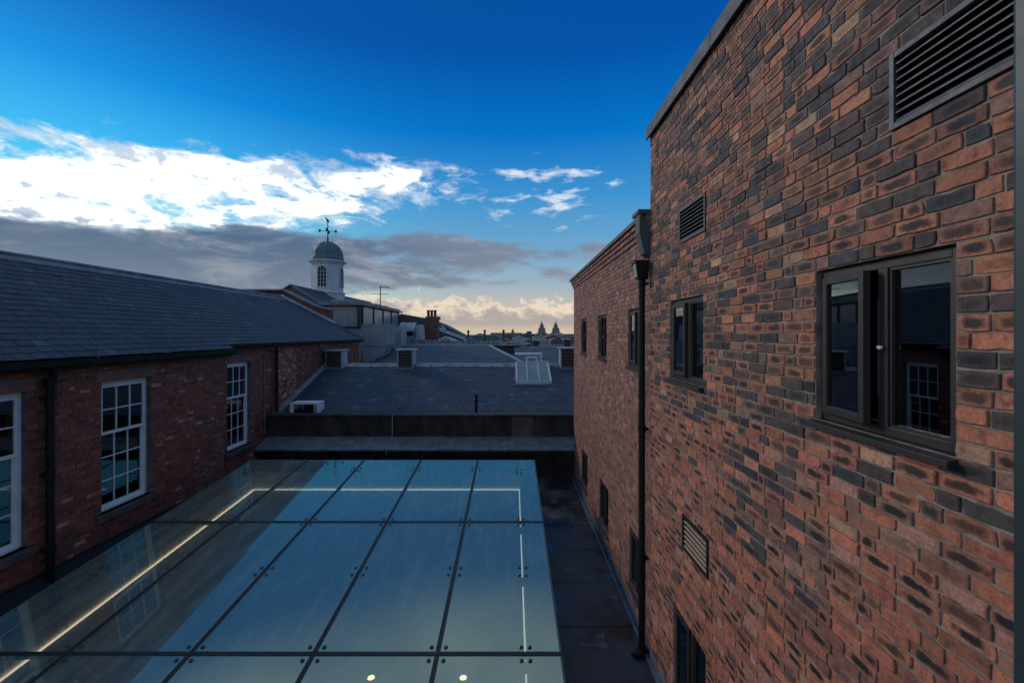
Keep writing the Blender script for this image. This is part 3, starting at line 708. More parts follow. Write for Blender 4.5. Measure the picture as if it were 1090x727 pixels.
def sash_window(s0, s1, z0, z1, xw):
    X_ = lambda d: xw+d
    f = MB(); t = .065
    f.box(X_(-.17), X_(-.10), s0, s0+t, z0, z1); f.box(X_(-.17), X_(-.10), s1-t, s1, z0, z1); f.box(X_(-.17), X_(-.10), s0+t, s1-t, z1-t, z1)
    f.box(X_(-.17), X_(-.08), s0+t, s1-t, z0, z0+.05)
    fo = f.build('window', M['white'], left, bevel=.003)
    zm = z0+(z1-z0)*.60
    def leaf(name, za, zb, d0, d1, rows):
        m_ = MB(); q = .045
        m_.box(X_(d0), X_(d1), s0+t, s0+t+q, za, zb); m_.box(X_(d0), X_(d1), s1-t-q, s1-t, za, zb)
        m_.box(X_(d0), X_(d1), s0+t+q, s1-t-q, za, za+q+.01); m_.box(X_(d0), X_(d1), s0+t+q, s1-t-q, zb-q, zb)
        w_ = (s1-s0-2*t-2*q)/3; h_ = (zb-za-2*q-.01)/rows; b_ = .010
        for k in (1, 2): m_.box(X_(d0+.006), X_(d1-.004), s0+t+q+w_*k-b_, s0+t+q+w_*k+b_, za+q+.01, zb-q)
        for k in range(1, rows): m_.box(X_(d0+.007), X_(d1-.005), s0+t+q, s1-t-q, za+q+.01+h_*k-b_, za+q+.01+h_*k+b_)
        m_.build(name, M['white'], fo)
        MB().box(X_((d0+d1)/2-.003), X_((d0+d1)/2), s0+t+q-.005, s1-t-q+.005, za+q, zb-q+.005).build('pane', M['window_glass'], fo)
    leaf('upper_sash', zm-.03, z1-t, -.125, -.085, 2); leaf('lower_sash', z0+.05, zm+.025, -.165, -.128, 3)
    rm = MB(); a, b, za, zb, n0, n1 = s0-.1, s1+.1, z0-.1, z1+.1, X_(-.2), X_(-.44)
    rm.poly((n1, a, za), (n1, b, za), (n1, b, zb), (n1, a, zb))
    for u0, u1 in (((a, za), (b, za)), ((b, za), (b, zb)), ((b, zb), (a, zb)), ((a, zb), (a, za))): rm.poly((n0, u0[0], u0[1]), (n0, u1[0], u1[1]), (n1, u1[0], u1[1]), (n1, u0[0], u0[1]))
    rm.build('dark_room', M['room'], fo)
    cu = MB()
    for c0, c1 in ((s0+.1, s0+.26), (s1-.34, s1-.12)):
        n = 8
        for k in range(n):
            ya, yb = c0+(c1-c0)*k/n, c0+(c1-c0)*(k+1)/n; xa, xb = X_(-.30+.02*(k % 2)), X_(-.30+.02*((k+1) % 2)); cu.poly((xa, ya, z0+.05), (xb, yb, z0+.05), (xb, yb, z1-.1), (xa, ya, z1-.1))
    cu.build('curtain', M['curtain'], fo)
    # stone lintel and sill
    MB().box(X_(-.18), X_(.008), s0-.115, s1+.115, z1+.004, z1+.222).build('lintel', M['stone'], fo, bevel=.006)
    MB().prism([(X_(-.18), s0-.115, z0-.002), (X_(.06), s0-.115, z0-.03), (X_(.06), s0-.115, z0-.145), (X_(-.18), s0-.115, z0-.145)], (0, s1-s0+.23, 0)).build('sill', M['sootlight'], fo, bevel=.006)
for q in WL: sash_window(*q, -7.5)
for q in WL2: sash_window(*q, -7.72)
tanp = .754; EX, EZ = -7.30, -.40; RX, RZ = -9.86, 1.53
U = Vector((-1, 0, tanp)).normalized(); SL = math.hypot(RX-EX, RZ-EZ)
def ends_front(t): return (0, 8.85)
s_rear = .21/math.cos(math.atan(tanp))
slates('front_slates', left, (EX, 3.0, EZ), (0, 1, 0), U, 8.9, SL, .25, .165, lambda t: (0, 8.95 if t < s_rear+.12 else 8.85), 31)
hipk = lambda t: 8.85+ (11.05-(t/SL)*3.4)      # hip line (metres along from Y=3)
slates('rear_slates', left, (EX, 3.0, EZ+.002), (0, 1, 0), U, 20, SL, .25, .165, lambda t: (8.85, hipk(t)) if t > s_rear-.02 else (8.85, 8.851), 32)
und = MB(); P_ = lambda y_, t_: tuple(Vector((EX, y_, EZ))+U*t_-Vector((0, 0, .012)))
und.poly(P_(3, .05), P_(11.9, .05), P_(11.9, SL), P_(3, SL)); und.poly(P_(11.9, s_rear+.02), P_(22.8, s_rear+.02), P_(19.55, SL), P_(11.9, SL))
und.poly((RX, 3, RZ), (RX, 19.5, RZ), (-12.4, 22.9, EZ), (-12.4, 3, EZ)); und.poly((RX, 19.5, RZ-.01), (-12.4, 22.9, -.3), (-7.5, 22.9, -.3))
und.build('roof_deck', M['under'], left)
MB().tube([(RX, 3, RZ+.03), (RX, 19.6, RZ+.03)], .05, 8).prism([(RX+.17, 3, RZ-.10), (RX, 3, RZ+.03), (RX-.17, 3, RZ-.10), (RX-.17, 3, RZ-.115), (RX, 3, RZ+.01), (RX+.17, 3, RZ-.115)], (0, 16.6, 0)).build('ridge_capping', M['lead'], left)
hp0 = Vector((RX, 19.5, RZ)); hp1 = Vector((-7.53, 22.9, -.24))
MB().bar(hp0+Vector((0, 0, .05)), hp0.lerp(hp1, .62)+Vector((0, 0, .05)), .20, .12).build('verge_coping', M['leadlight'], left)
MB().bar(hp0.lerp(hp1, .62)+Vector((0, 0, .02)), hp1+Vector((0, 0, .02)), .14, .05).build('hip_capping', M['lead'], left)
gu = MB()
for (xe, y0_, y1_, ze) in ((-7.30, 3, 11.95, -.44), (-7.51, 11.95, 23.0, -.28)):
    gu.prism([(xe+.09, y0_, ze), (xe+.075, y0_, ze-.085), (xe+.02, y0_, ze-.12), (xe-.05, y0_, ze-.10), (xe-.06, y0_, ze), (xe-.05, y0_, ze), (xe-.035, y0_, ze-.08), (xe+.02, y0_, ze-.095), (xe+.065, y0_, ze-.07), (xe+.078, y0_, ze)], (0, y1_-y0_, 0))
    gu.box(xe-.21, xe-.06, y0_, y1_, ze-.17, ze+.01)
gu.build('gutter', M['iron'], left)
pp = MB(); X_ = -7.40
pp.tube([(-7.32, 7.30, -.5), (-7.32, 7.30, -.62), (X_, 7.30, -.80), (X_, 7.30, -4.0)], .058, 12)
for z_ in (-.98, -2.2, -3.4): pp.tube([(X_, 7.30, z_), (X_, 7.30, z_-.10)], .072, 12); pp.box(-7.5, X_, 7.22, 7.38, z_-.06, z_-.03)
pp.tube([(X_-.0, 7.30, -.70), (X_, 7.30, -.86)], .08, 12)
pp.build('downpipe', M['iron'], left)
MB().tube([(-7.62, 14.75, -.35), (-7.62, 14.75, -2.6)], .05, 10).build('downpipe', M['iron'], left)
cb = MB(); cb.tube([(-7.478, 3.2, -.72), (-7.478, 5.5, -.735), (-7.478, 7.2, -.72), (-7.478, 9.0, -.70), (-7.478, 11.8, -.70)], .012, 6)
cb.tube([(-7.69, 11.95, -.62), (-7.69, 13.9, -.60), (-7.69, 14.1, -.66), (-7.69, 14.15, -.8), (-7.69, 14.15, -3.1)], .016, 6)
cb.tube([(-7.22, 8.0, -.25), (-7.24, 7.95, -.5), (-7.40, 7.85, -.78)], .008, 5)
cb.build('cable', M['lead'], left)

# ================================================================== REAR BUILDING with parapet and slate roof
rear = empty('slate_roofed_range', (-2, 14, -16), 'lower slate-roofed range with blackened stone parapet, closing the far end of the court', 'building')
XA, XB = -7.70, 1.95
ww = MB(); ww.box(XA, XB+6, 13.86, 14.4, -16, -3.56); ww.build('foot_wall', M['soot'], rear)
MB().prism([(XA, 13.62, -3.50), (XA, 13.62, -3.56), (XA, 13.70, -3.60), (XA, 13.74, -3.70), (XA, 13.86, -3.74), (XA, 14.0, -3.74), (XA, 14.0, -3.50)], (XB-XA, 0, 0)).build('stone_cornice', M['soot'], rear)
MB().prism([(XA, 13.60, -3.50), (XA, 13.60, -3.47), (XA, 14.30, -3.23), (XA, 14.30, -3.50)], (XB-XA, 0, 0)).build('lead_slope', M['lead'], rear)
x = XA+.3
while x < XB:
    MB().tube([(x, 13.59, -3.475), (x, 13.62, -3.458), (x, 14.30, -3.222)], .017, 6).build('lead_roll', M['lead'], rear); x += random.uniform(.5, .56)
x = XA; k = 0
cuts = [-7.7, -5.9, -4.1, -2.2, -.9, -.02, .68, 1.95]
for a, b in zip(cuts[:-1], cuts[1:]):
    MB().box(a+.004, b-.004, 14.30+random.uniform(-.008, .008), 14.62, -3.24, -2.60).build('parapet_stone', M['sootlight'] if abs(a+.02) < .01 else M['soot'], rear, bevel=.01)
MB().box(XA, XB, 14.26, 14.66, -2.60, -2.545).build('parapet_coping', M['soot'], rear, bevel=.012)
pit = (1.37)/(4.2); Ur = Vector((0, 4.2, 1.37)).normalized(); SLr = math.hypot(4.2, 1.37)
slates('front_slates', rear, (XA, 14.66, -2.68), (1, 0, 0), Ur, 17, SLr, .25, .19, lambda t: (0, 17), 51, pal=(.030, .047, .076))
MB().poly((XA, 14.66, -2.70), (9.3, 14.66, -2.70), (9.3, 18.86, -1.33), (XA, 18.86, -1.33)).poly((XA, 18.86, -1.33), (9.3, 18.86, -1.33), (9.3, 22.8, -2.7), (XA, 22.8, -2.7)).box(XA, 9.3, 14.65, 22.7, -16, -2.78).build('roof_deck', M['under'], rear)
rd = MB(); rd.prism([(XA, 18.66, -1.38), (XA, 18.86, -1.27), (XA, 19.06, -1.38), (XA, 19.06, -1.40), (XA, 18.66, -1.40)], (17, 0, 0)); x = XA
while x < 8: rd.box(x, x+.05, 18.70, 19.0, -1.34, -1.245); x += .62
rd.tube([(XA, 18.86, -1.27), (9, 18.86, -1.27)], .045, 8)
rd.build('ridge_lead', M['leadlight'], rear)
fl = MB(); 
for k in range(17):
    t0 = k/17; p = Vector((-7.69, 14.66, -2.66)).lerp(Vector((-7.69, 18.86, -1.29)), t0)
    fl.box(-7.72, -7.60, p.y, p.y+.26, p.z, p.z+.13)
fl.build('stepped_flashing', M['leadlight'], rear)
# skylight
def roofz(y): return -2.68+pit*(y-14.66)
sk = MB(); y0, y1 = 17.12, 18.75; xa, xb = .14, 1.50
top = lambda y: roofz(y)+.10+.05*(y-y0)
for x0, x1 in ((xa, xa+.07), (xb-.07, xb), (xa+.435, xa+.475), (xa+.885, xa+.925)):
    sk.prism([(x0, y0, top(y0)), (x0, y0, roofz(y0)), (x0, y1, roofz(y1)), (x0, y1, top(y1))], (x1-x0, 0, 0))
sk.box(xa+.001, xb-.001, y0-.05, y0+.03, roofz(y0)-.02, top(y0)+.012); sk.box(xa, xb, y1-.02, y1+.06, roofz(y1)-.02, top(y1)+.02)
so = sk.build('skylight', M['farwhite'], rear)
for x0, x1 in ((xa+.07, xa+.435), (xa+.475, xa+.885), (xa+.925, xb-.07)):
    MB().prism([(x0, y0+.03, top(y0)-.02), (x1, y0+.03, top(y0)-.02), (x1, y1-.02, top(y1)-.02), (x0, y1-.02, top(y1)-.02)], (0, 0, -.02)).build('pane', M['skypane'], so)
MB().box(xa-.12, xb+.12, y0-.25, y0-.04, roofz(y0-.2)+.0, roofz(y0-.2)+.035).build('apron', M['lead'], so)
def ridge_vent(x0, x1, y, z0, z1):
    c_ = MB().box(x0+.03, x1-.03, y, y+.6, z0, z1-.06); fo = c_.build('roof_vent', M['leadlight'], rear)
    MB().box(x0-.04, x1+.04, y-.06, y+.68, z1-.055, z1).build('cap', M['leadlight'], fo, bevel=.01)
    MB().box(x0-.03, x1+.03, y-.08, y-.0, z0-.04, z0+.02).build('apron', M['lead'], fo)
    lv = MB(); n = 5; h = (z1-z0-.16)/n
    for k in range(n): zz = z0+.06+h*k; lv.prism([(x0+.08, y-.035, zz), (x0+.08, y-.035, zz+.02), (x0+.08, y-.003, zz+h*.8), (x0+.08, y-.003, zz+h*.8-.02)], (x1-x0-.16, 0, 0))
    lv.build('louvre_blades', M['louvre'], fo)
    MB().box(x0+.08, x1-.08, y-.002, y-.001, z0+.05, z1-.08).build('backing', M['dark'], fo)
ridge_vent(-7.58, -6.85, 18.45, -1.42, -.66); ridge_vent(-4.68, -3.98, 18.45, -1.42, -.63); ridge_vent(1.93, 2.62, 18.45, -1.42, -.57)
e = empty('roof_light_box', (-6.75, 14.9, -2.66), 'small white-framed box with dark glass standing on the slates behind the parapet', 'rooflight')
bx_ = MB(); x0, x1, y0, y1, z0, z1 = -7.18, -6.28, 14.72, 15.25, -2.62, -2.24
for q in ((x0, x0+.12, z0, z1), (x1-.12, x1, z0, z1), (x0+.12, x1-.12, z1-.05, z1), (x0+.12, x1-.12, z0, z0+.04)): bx_.box(q[0], q[1], y0, y1, q[2], q[3])
bx_.build('frame', M['white'], e, bevel=.006)
MB().box(x0+.12, x1-.12, y0+.03, y0+.05, z0+.04, z1-.05).build('pane', M['window_glass'], e); MB().box(x0+.12, x1-.12, y0+.08, y0+.12, z0+.04, z1-.05).build('backing', M['dark'], e)
lv = MB()
for k in range(5): lv.box(x1-.10, x1-.02, y0-.006, y0-.001, z0+.05+k*.06, z0+.08+k*.06)
lv.build('grille', M['iron'], e)
MB().tube([(-1.17, 14.9, -2.66), (-1.17, 14.9, -2.0)], .05, 12).tube([(-1.17, 14.9, -2.03), (-1.17, 14.9, -1.99)], .058, 12).build('soil_pipe', M['iron'], None, label='short black vent pipe standing upright behind the parapet', cat='pipe')
MB().tube([(-3.74, 14.24, -2.53), (-3.74, 14.24, -3.24), (-3.74, 13.56, -3.46), (-3.74, 13.56, -3.6)], .013, 6).build('conduit', M['leadlight'], None, label='thin pale conduit running down over the blackened parapet', cat='pipe')

# ================================================================== ROOFS BEHIND
def PX(px, py, Y): return ((px-545)/485*Y, Y, (355-py)/485*Y)
def silhouette(pts, Y, depth, mb=None):
    mb = mb or MB(); return mb.prism([PX(px, py, Y) for px, py in pts], (0, depth, 0))
# brick gable behind the hip
gb = empty('brick_gable', (-11, 23.6, -16), 'stepped-down brick gable wall with stone coping, behind the end of the left slate roof', 'wall')
silhouette([(236, 309.5), (303, 309.5), (318, 315), (338, 327), (352, 331), (352, 346), (352, 420), (236, 420)], 23.5, .35).build('gable_wall', M['oldbrick'], gb)
cpp = MB()
for a, b in (((236, 309), (303, 309)), ((303, 309), (338, 326)), ((338, 326), (353, 330))): cpp.bar(PX(*a, 23.45), PX(*b, 23.45), .5, .08)
cpp.build('coping', M['lead'], gb)
# hall with ridge under the cupola
hl = empty('cupola_hall', (-14, 33, -16), 'slate-roofed hall whose ridge carries the white cupola', 'building')
slates('slates', hl, (-9.9, 28.9, .55), (0, 1, 0), Vector((-4.1, 0, 2.49)).normalized(), 16, math.hypot(4.1, 2.49), .34, .28, None, 61)
MB().poly((-9.9, 28.9, .53), (-14, 28.9, 3.02), (-14, 45, 3.02), (-9.9, 45, .53)).poly((-14, 28.9, 3.02), (-18.1, 28.9, .53), (-18.1, 45, .53), (-14, 45, 3.02)).poly((-9.9, 28.9, .53), (-14, 28.9, 3.02), (-18.1, 28.9, .53)).build('roof_deck', M['farslate'], hl)
MB().tube([(-14, 28.85, 3.05), (-14, 45, 3.05)], .08, 8).bar((-14, 28.85, 3.08), (-9.9, 28.85, .6), .2, .09).bar((-14, 28.85, 3.08), (-18.1, 28.85, .6), .2, .09).build('ridge_capping', M['lead'], hl)
MB().box(-17.9, -10.1, 29, 45, -16, .5).build('wall', M['oldbrick'], hl)
# plant room
pr = empty('plant_room', (-10.4, 33, -16), 'pale grey flat-roofed plant room with four translucent side panels, below the cupola', 'building')
zt_ = 1.86
MB().box(-11.6, -9.5, 28.6, 38.2, -3, zt_-.12).build('wall', M['clad'], pr)
MB().box(-12.4, -9.25, 28.2, 38.6, zt_-.10, zt_).box(-12.2, -9.45, 28.6, 38.3, zt_+.002, zt_+.16).build('roof', M['lead'], pr)
rl = MB()
for y_ in (29.2, 31.2, 33.2, 35.4): rl.box(-11.6, -9.9, y_, y_+1.1, zt_+.16, zt_+.30)
rl.build('roof_upstands', M['farpale'], pr)
for k in range(4):
    ya = 28.9+k*2.3; MB().box(-9.5, -9.46, ya+.16, ya+2.14, .55, zt_-.22).build('side_panel', M['cladglass'], pr)
fp = MB()
for k in range(5): ya = 28.7+k*2.3; fp.box(-9.5, -9.42, ya, ya+.22, .45, zt_-.12)
fp.build('mullions', M['iron'], pr)
MB().box(-11.62, -9.48, 28.55, 28.59, .3, .45).box(-9.7, -9.48, 28.52, 28.58, .45, zt_-.1).build('edge_trim', M['steel'], pr)
an = MB(); ax, ay = PX(405, 325, 31)[0], 31.0; az_ = lambda p: (355-p)/485*31
an.tube([(ax, ay, az_(330)), (ax, ay, az_(305))], .03, 6); an.tube([(ax-.1, ay, az_(306)), (ax+.6, ay, az_(305.5))], .022, 5)
for k in range(5): an.tube([(ax+.02+k*.13, ay-.28, az_(306)), (ax+.02+k*.13, ay+.28, az_(306))], .012, 4)
an.tube([(ax-.55, ay, az_(313)), (ax+.55, ay, az_(313))], .014, 4)
an.build('aerial', M['iron'], None, label='thin television aerial on a mast above the plant room', cat='aerial')
# clad duct boxes
db = empty('clad_duct', (-7.8, 26, -2.6), 'large seamed grey metal duct housing with a tapering foot, beside the left roof end', 'duct')
a = MB(); a.box(-8.52, -7.08, 26, 27.4, -.64, .48); a.build('upper_box', M['clad'], db)
MB().box(-8.56, -7.04, 25.96, 27.44, .48, .53).build('cap', M['leadlight'], db)
MB().prism([(-8.52, 26.02, -.65), (-7.08, 26.02, -.65), (-7.55, 26.02, -1.62), (-8.52, 26.02, -1.62)], (0, 1.3, 0)).build('tapered_foot', M['clad'], db)
sm_ = MB()
for k in range(1, 6): sm_.box(-8.52+k*.24-.012, -8.52+k*.24+.012, 25.975, 26.0, -.64, .47)
for k in range(1, 5): sm_.box(-7.08, -7.055, 26+k*.28-.012, 26+k*.28+.012, -.64, .47)
sm_.box(-8.54, -7.06, 25.97, 26.0, -.67, -.63); sm_.build('standing_seams', M['leadlight'], db)
MB().box(*[PX(418, 0, 29)[0], PX(427, 0, 29)[0]], 29, 30.5, -1.0, (355-347)/485*29).build('duct_box', M['clad'], None, label='smaller pale metal duct box behind the large seamed one', cat='duct')
# lead dormer
dm = empty('lead_dormer', (-7.4, 33, -1.2), 'lead-clad dormer with curved hood and dark opening, left of the chimney', 'dormer')
silhouette([(425, 352.5), (441, 352.5), (441, 366), (425, 366)], 33, 1.4).build('body', M['clad'], dm)
hood = []
for k in range(7): t_ = k/6; hood.append((33.9-1.15*math.sin(t_*math.pi/2), .82-.66*(1-math.cos(t_*math.pi/2))))
mb = MB()
for (ya, za), (yb, zb) in zip(hood[:-1], hood[1:]): mb.poly((PX(425, 0, 33)[0], ya, za), (PX(442, 0, 33)[0], ya, za), (PX(442, 0, 33)[0], yb, zb), (PX(425, 0, 33)[0], yb, zb))
for k in range(5):
    x_ = PX(425, 0, 33)[0]+k*.28
    mb.tube([(x_+.02, y_-.01, z_+.01) for y_, z_ in hood], .018, 5)
mb.build('hood', M['leadlight'], dm)
silhouette([(426.5, 353), (439.5, 353), (439.5, 357.5), (426.5, 357.5)], 32.95, .06).build('opening', M['dark'], dm)
silhouette([(442, 345.5), (447, 345.5), (448, 366), (442, 366)], 33.0, 1.6).build('side_wall', M['leadlight'], dm)
# chimney
ch = empty('chimney', (-6.3, 36, -3), 'red brick chimney stack with a cluster of sooty pots, centre skyline', 'chimney')
silhouette([(453.5, 338), (465.5, 338), (465.5, 372), (453.5, 372)], 36, 1.0).build('stack', M['oldbrick'], ch)
silhouette([(452.8, 337), (466.5, 337), (466.5, 340), (452.8, 340)], 35.93, 1.15).build('stack_cap', M['oldbrick'], ch)
for k, px in enumerate((456, 459.6, 463.2)):
    x_ = PX(px, 0, 36.4)[0]; MB().lathe(x_, 36.4, [(.12, 1.30), (.13, 1.34), (.11, 1.40), (.11, 1.76), (.14, 1.80), (.14, 1.86), (.09, 1.86)], 12).build('pot', M['louvre'], ch)
# roofs in the middle distance
def hip_roof(name, label, pts_front, Y0, Y1, zr_px, rx0, rx1, mat, cat='building'):
    """front eave from pts_front px span at Y0 up to a ridge at Y1"""
    (a, b, ey) = pts_front
    A, B = PX(a, ey, Y0), PX(b, ey, Y0); C_, D_ = PX(rx0, zr_px, Y1), PX(rx1, zr_px, Y1)
    e = empty(name, ((A[0]+B[0])/2, Y0, -16), label, cat)
    yb = 2*Y1-Y0
    mb = MB(); A2, B2 = (A[0], yb, A[2]), (B[0], yb, B[2])
    mb.poly(A, B, D_, C_); mb.poly(A2, B2, D_, C_); mb.poly(B, B2, D_); mb.poly(A, A2, C_); mb.build('roof', mat, e)
    MB().box(A[0], B[0], Y0, yb, -16, A[2]-.02).build('wall', M['oldbrick'], e)
    MB().bar(C_, D_, .25, .12).bar(D_, B, .2, .08).build('ridge_lead', M['leadlight'], e)
    return e
e_ = hip_roof('slate_roofed_block', 'slate hipped roof just behind the vented ridge, left of centre', (400, 562, 389), 24, 30, 368, 400, 521, M['under'])
A = Vector(PX(400, 389, 24)); C_ = Vector(PX(400, 368, 30)); up = Vector((0, C_.y-A.y, C_.z-A.z)); Ls = up.length; wE = PX(562, 0, 24)[0]-A.x; wR = PX(521, 0, 30)[0]-A.x
slates('front_slates', e_, A+Vector((0, 0, .02)), (1, 0, 0), up, 9, Ls, .32, .26, lambda t: (0, wE+(wR-wE)*t/Ls), 71, pal=(.060, .074, .092))
e_ = hip_roof('slate_roofed_house', 'small slate roof between the skylight and the brick wing, behind the ridge', (548, 640, 388), 27, 31, 370, 554, 640, M['under'])
A = Vector(PX(548, 388, 27)); C_ = Vector(PX(548, 370, 31)); up = Vector((0, C_.y-A.y, C_.z-A.z))
slates('front_slates', e_, A+Vector((0, 0, .02)), (1, 0, 0), up, 6, up.length, .32, .26, None, 72, pal=(.065, .078, .10))
# white framed opening
mb = MB(); Yw = 22.5
for q in ((548, 577, 376, 377.6), (575.6, 577, 377.6, 387), (560, 572, 380, 381.2), (570.8, 572, 381.2, 387), (560, 561.2, 381.2, 387)):
    p = PX(q[0], q[3], Yw); r = PX(q[1], q[2], Yw); mb.box(p[0], r[0], Yw, Yw+.5, p[2]-(.4 if q[3] == 387 else 0), r[2])
mb.build('access_frame', M['white'], None, label='white tubular frame rising behind the ridge beside the skylight', cat='frame')
# pale lead flat roof and parapet
lp = empty('lead_flat_roof', (-4, 33, -16), 'long pale lead-capped flat roof stretching across the middle distance', 'building')
silhouette([(414, 361), (470, 362.5), (540, 364.5), (561, 365), (561, 368), (414, 368)], 31.5, .5).build('parapet', M['leadlight'], lp)
silhouette([(400, 364), (566, 366.5), (566, 420), (400, 420)], 32.05, 9).build('block', M['farslate'], lp)
bb = MB(); rs = random.Random(5)
for k in range(26):
    px = 416+k*5.4; p = PX(px, 361.5+(px-414)*.027, 31.3); bb.box(p[0], p[0]+rs.uniform(.05, .22), 31.3, 31.5, p[2]-.05, p[2]+rs.uniform(.02, .09))
bb.build('flashing_laps', M['lead'], lp)
# slate slope and brick gable left of the chimney
sg = empty('brick_end_house', (-8, 42, -16), 'brick-ended slate house behind the chimney and the lead dormer', 'house')
silhouette([(424, 336), (427, 334), (440, 341), (440, 366), (424, 366)], 38.5, .4).build('gable_wall', M['oldbrick'], sg)
silhouette([(427, 334), (452, 338.5), (470, 345), (500, 361), (500, 366), (427, 366)], 39.2, 4).build('roof', M['farslate'], sg)
# trussed glass roof
tg = empty('glazed_lantern', (-4.9, 37, -2), 'low glazed lantern roof with white diagonal bars, right of the chimney', 'rooflight')
mb = MB(); Yt = 34.5
for a, b in (((462, 364), (474, 358.4)), ((474, 358.4), (487, 364)), ((468, 351.5), (497, 362)), ((467, 349), (495, 359.5)), ((470, 346.5), (478, 355)), ((461, 364.4), (505, 364.4))): mb.bar(PX(*a, Yt), PX(*b, Yt), .07, .07)
mb.build('bars', M['white'], tg)
silhouette([(462, 364), (474, 358.8), (487, 364)], Yt+.1, 2.5).build('glazing', M['cladglass'], tg)
for k, (px, ty, w_) in enumerate(((484, 351.5, 2.0), (498.5, 351.5, 2.0), (516, 351, 1.9), (536, 351, 2.1))):
    Yp = 40+k*.8; p = PX(px, 366, Yp); r = w_/2/485*Yp; tz = (355-ty)/485*Yp
    MB().lathe(p[0], Yp, [(r, p[2]-1), (r, tz-.22), (r*1.3, tz-.2), (r*1.3, tz-.05), (r*.8, tz)], 12).build('flue', M['louvre'], None,
        label=('first', 'second', 'third', 'fourth and rightmost')[k]+' of four thin dark flues on the skyline counted from the chimney', cat='flue', group='flues on the middle roofs')
gg = empty('green_glass_roof', (-2, 50, -16), 'long pale green glazed roof on the skyline behind the flues', 'building')
silhouette([(490, 357.5), (527, 356.8), (551, 366), (551, 372), (490, 372)], 50, 6).build('roof', M['green'], gg)
MB().bar(PX(527, 356.6, 49.9), PX(551, 365.8, 49.9), .12, .12).bar(PX(490, 357.3, 49.9), PX(527, 356.6, 49.9), .12, .12).build('edge_trim', M['leadlight'], gg)
for k, (px, py, w_, h_) in enumerate(((570.5, 362, 6, 7.5), (604, 361, 7, 8), (532.5, 362.3, 4.5, 4))):
    Yb = 42; p = PX(px-w_/2, py+h_, Yb); q = PX(px+w_/2, py, Yb)
    e = empty('vent_box', ((p[0]+q[0])/2, Yb, p[2]), ('small dark louvred box right of the flues, above the white frame', 'small dark louvred box right beside the brick wing', 'squat dark box at the foot of the last flue')[k], 'vent', 'vent boxes on the middle roofs')
    MB().box(p[0], q[0], Yb, Yb+.8, p[2]-.6, q[2]-.06).build('louvres', M['louvre'], e); MB().box(p[0]-.08, q[0]+.08, Yb-.06, Yb+.86, q[2]-.06, q[2]+.03).build('cap', M['leadlight'], e)
silhouette([(541, 370), (577, 368.4), (620, 368), (620, 374), (541, 374)], 43.2, 4).build('long_ridge', M['farslate'], None, label='dark slate ridge running behind the white frame to the brick wing', cat='roof')

# ================================================================== CUPOLA
cx, cy = -14.15, 35.0
cu = empty('cupola', (cx, cy, 2.4), 'white octagonal cupola with arched windows, blue-green dome and weather vane', 'cupola')
A8 = R(22.5)
MB().lathe(cx, cy, [(1.22, 2.2), (1.22, 3.0), (1.30, 3.02), (1.30, 3.10), (1.12, 3.2), (1.12, 3.4)], 8, A8).build('base', M['cupola'], cu)
MB().lathe(cx, cy, [(1.10, 3.4), (1.10, 5.25)], 8, A8).build('drum', M['cupola'], cu)
MB().lathe(cx, cy, [(1.12, 5.22), (1.20, 5.30), (1.20, 5.36), (1.36, 5.42), (1.38, 5.52), (1.14, 5.58)], 8, A8).build('cornice', M['cupola'], cu)
prof = [(1.16, 5.56), (1.18, 5.62), (1.16, 5.85), (1.08, 5.9)]
for k in range(1, 11): t_ = k/10*math.pi/2; prof.append((1.06*math.cos(t_)+.03, 5.92+1.10*math.sin(t_)))
MB().lathe(cx, cy, prof, 24).build('dome', M['copper'], cu, smooth=True)
rb = MB()
for k in range(8):
    t_ = A8+k*math.pi/4; rb.tube([(cx+(r_+.01)*math.cos(t_), cy+(r_+.01)*math.sin(t_), z_) for r_, z_ in prof[3:-1]], .028, 5)
rb.build('dome_ribs', M['copper'], cu)
for k in range(4):
    th = k*math.pi/2-math.pi/2; n = Vector((math.cos(th), math.sin(th), 0)); tv = Vector((-n.y, n.x, 0)); R0 = 1.10*math.cos(R(22.5))
    c0 = Vector((cx, cy, 0))+n*(R0+.004)
    def arch(w_, z0, zs, d_):
        pts = [c0-tv*w_+Vector((0, 0, z0)), c0+tv*w_+Vector((0, 0, z0))]
        for j in range(9): t_ = j/8*math.pi; pts.append(c0+tv*w_*math.cos(t_)+Vector((0, 0, zs+w_*math.sin(t_))))
        return [tuple(p+n*d_) for p in pts]
    fo = MB().prism(arch(.34, 3.50, 4.72, 0), n*.03).build('arched_window', M['dark'], cu)
    fr2 = MB(); o_ = arch(.37, 3.47, 4.72, .02); i_ = arch(.31, 3.53, 4.72, .02)
    for j in range(len(o_)):
        q = (j+1) % len(o_); fr2.prism([o_[j], o_[q], i_[q], i_[j]], n*.05)
    for s_ in (-.11, .11): fr2.bar(c0+tv*s_+n*.045+Vector((0, 0, 3.5)), c0+tv*s_+n*.045+Vector((0, 0, 4.98)), .03, .03, up=tuple(n))
    for z_ in (3.8, 4.08, 4.36, 4.64): fr2.bar(c0-tv*.32+n*.045+Vector((0, 0, z_)), c0+tv*.32+n*.045+Vector((0, 0, z_)), .03, .03)
    fr2.build('frame', M['cupola'], fo)
wv = MB(); wv.tube([(cx, cy, 6.98), (cx, cy, 7.25), (cx, cy, 8.6)], [.10, .045, .03], 8)
wv.lathe(cx, cy, [(.02, 7.2), (.10, 7.28), (.02, 7.36)], 10); wv.lathe(cx, cy, [(.02, 7.78), (.09, 7.86), (.02, 7.94)], 10)
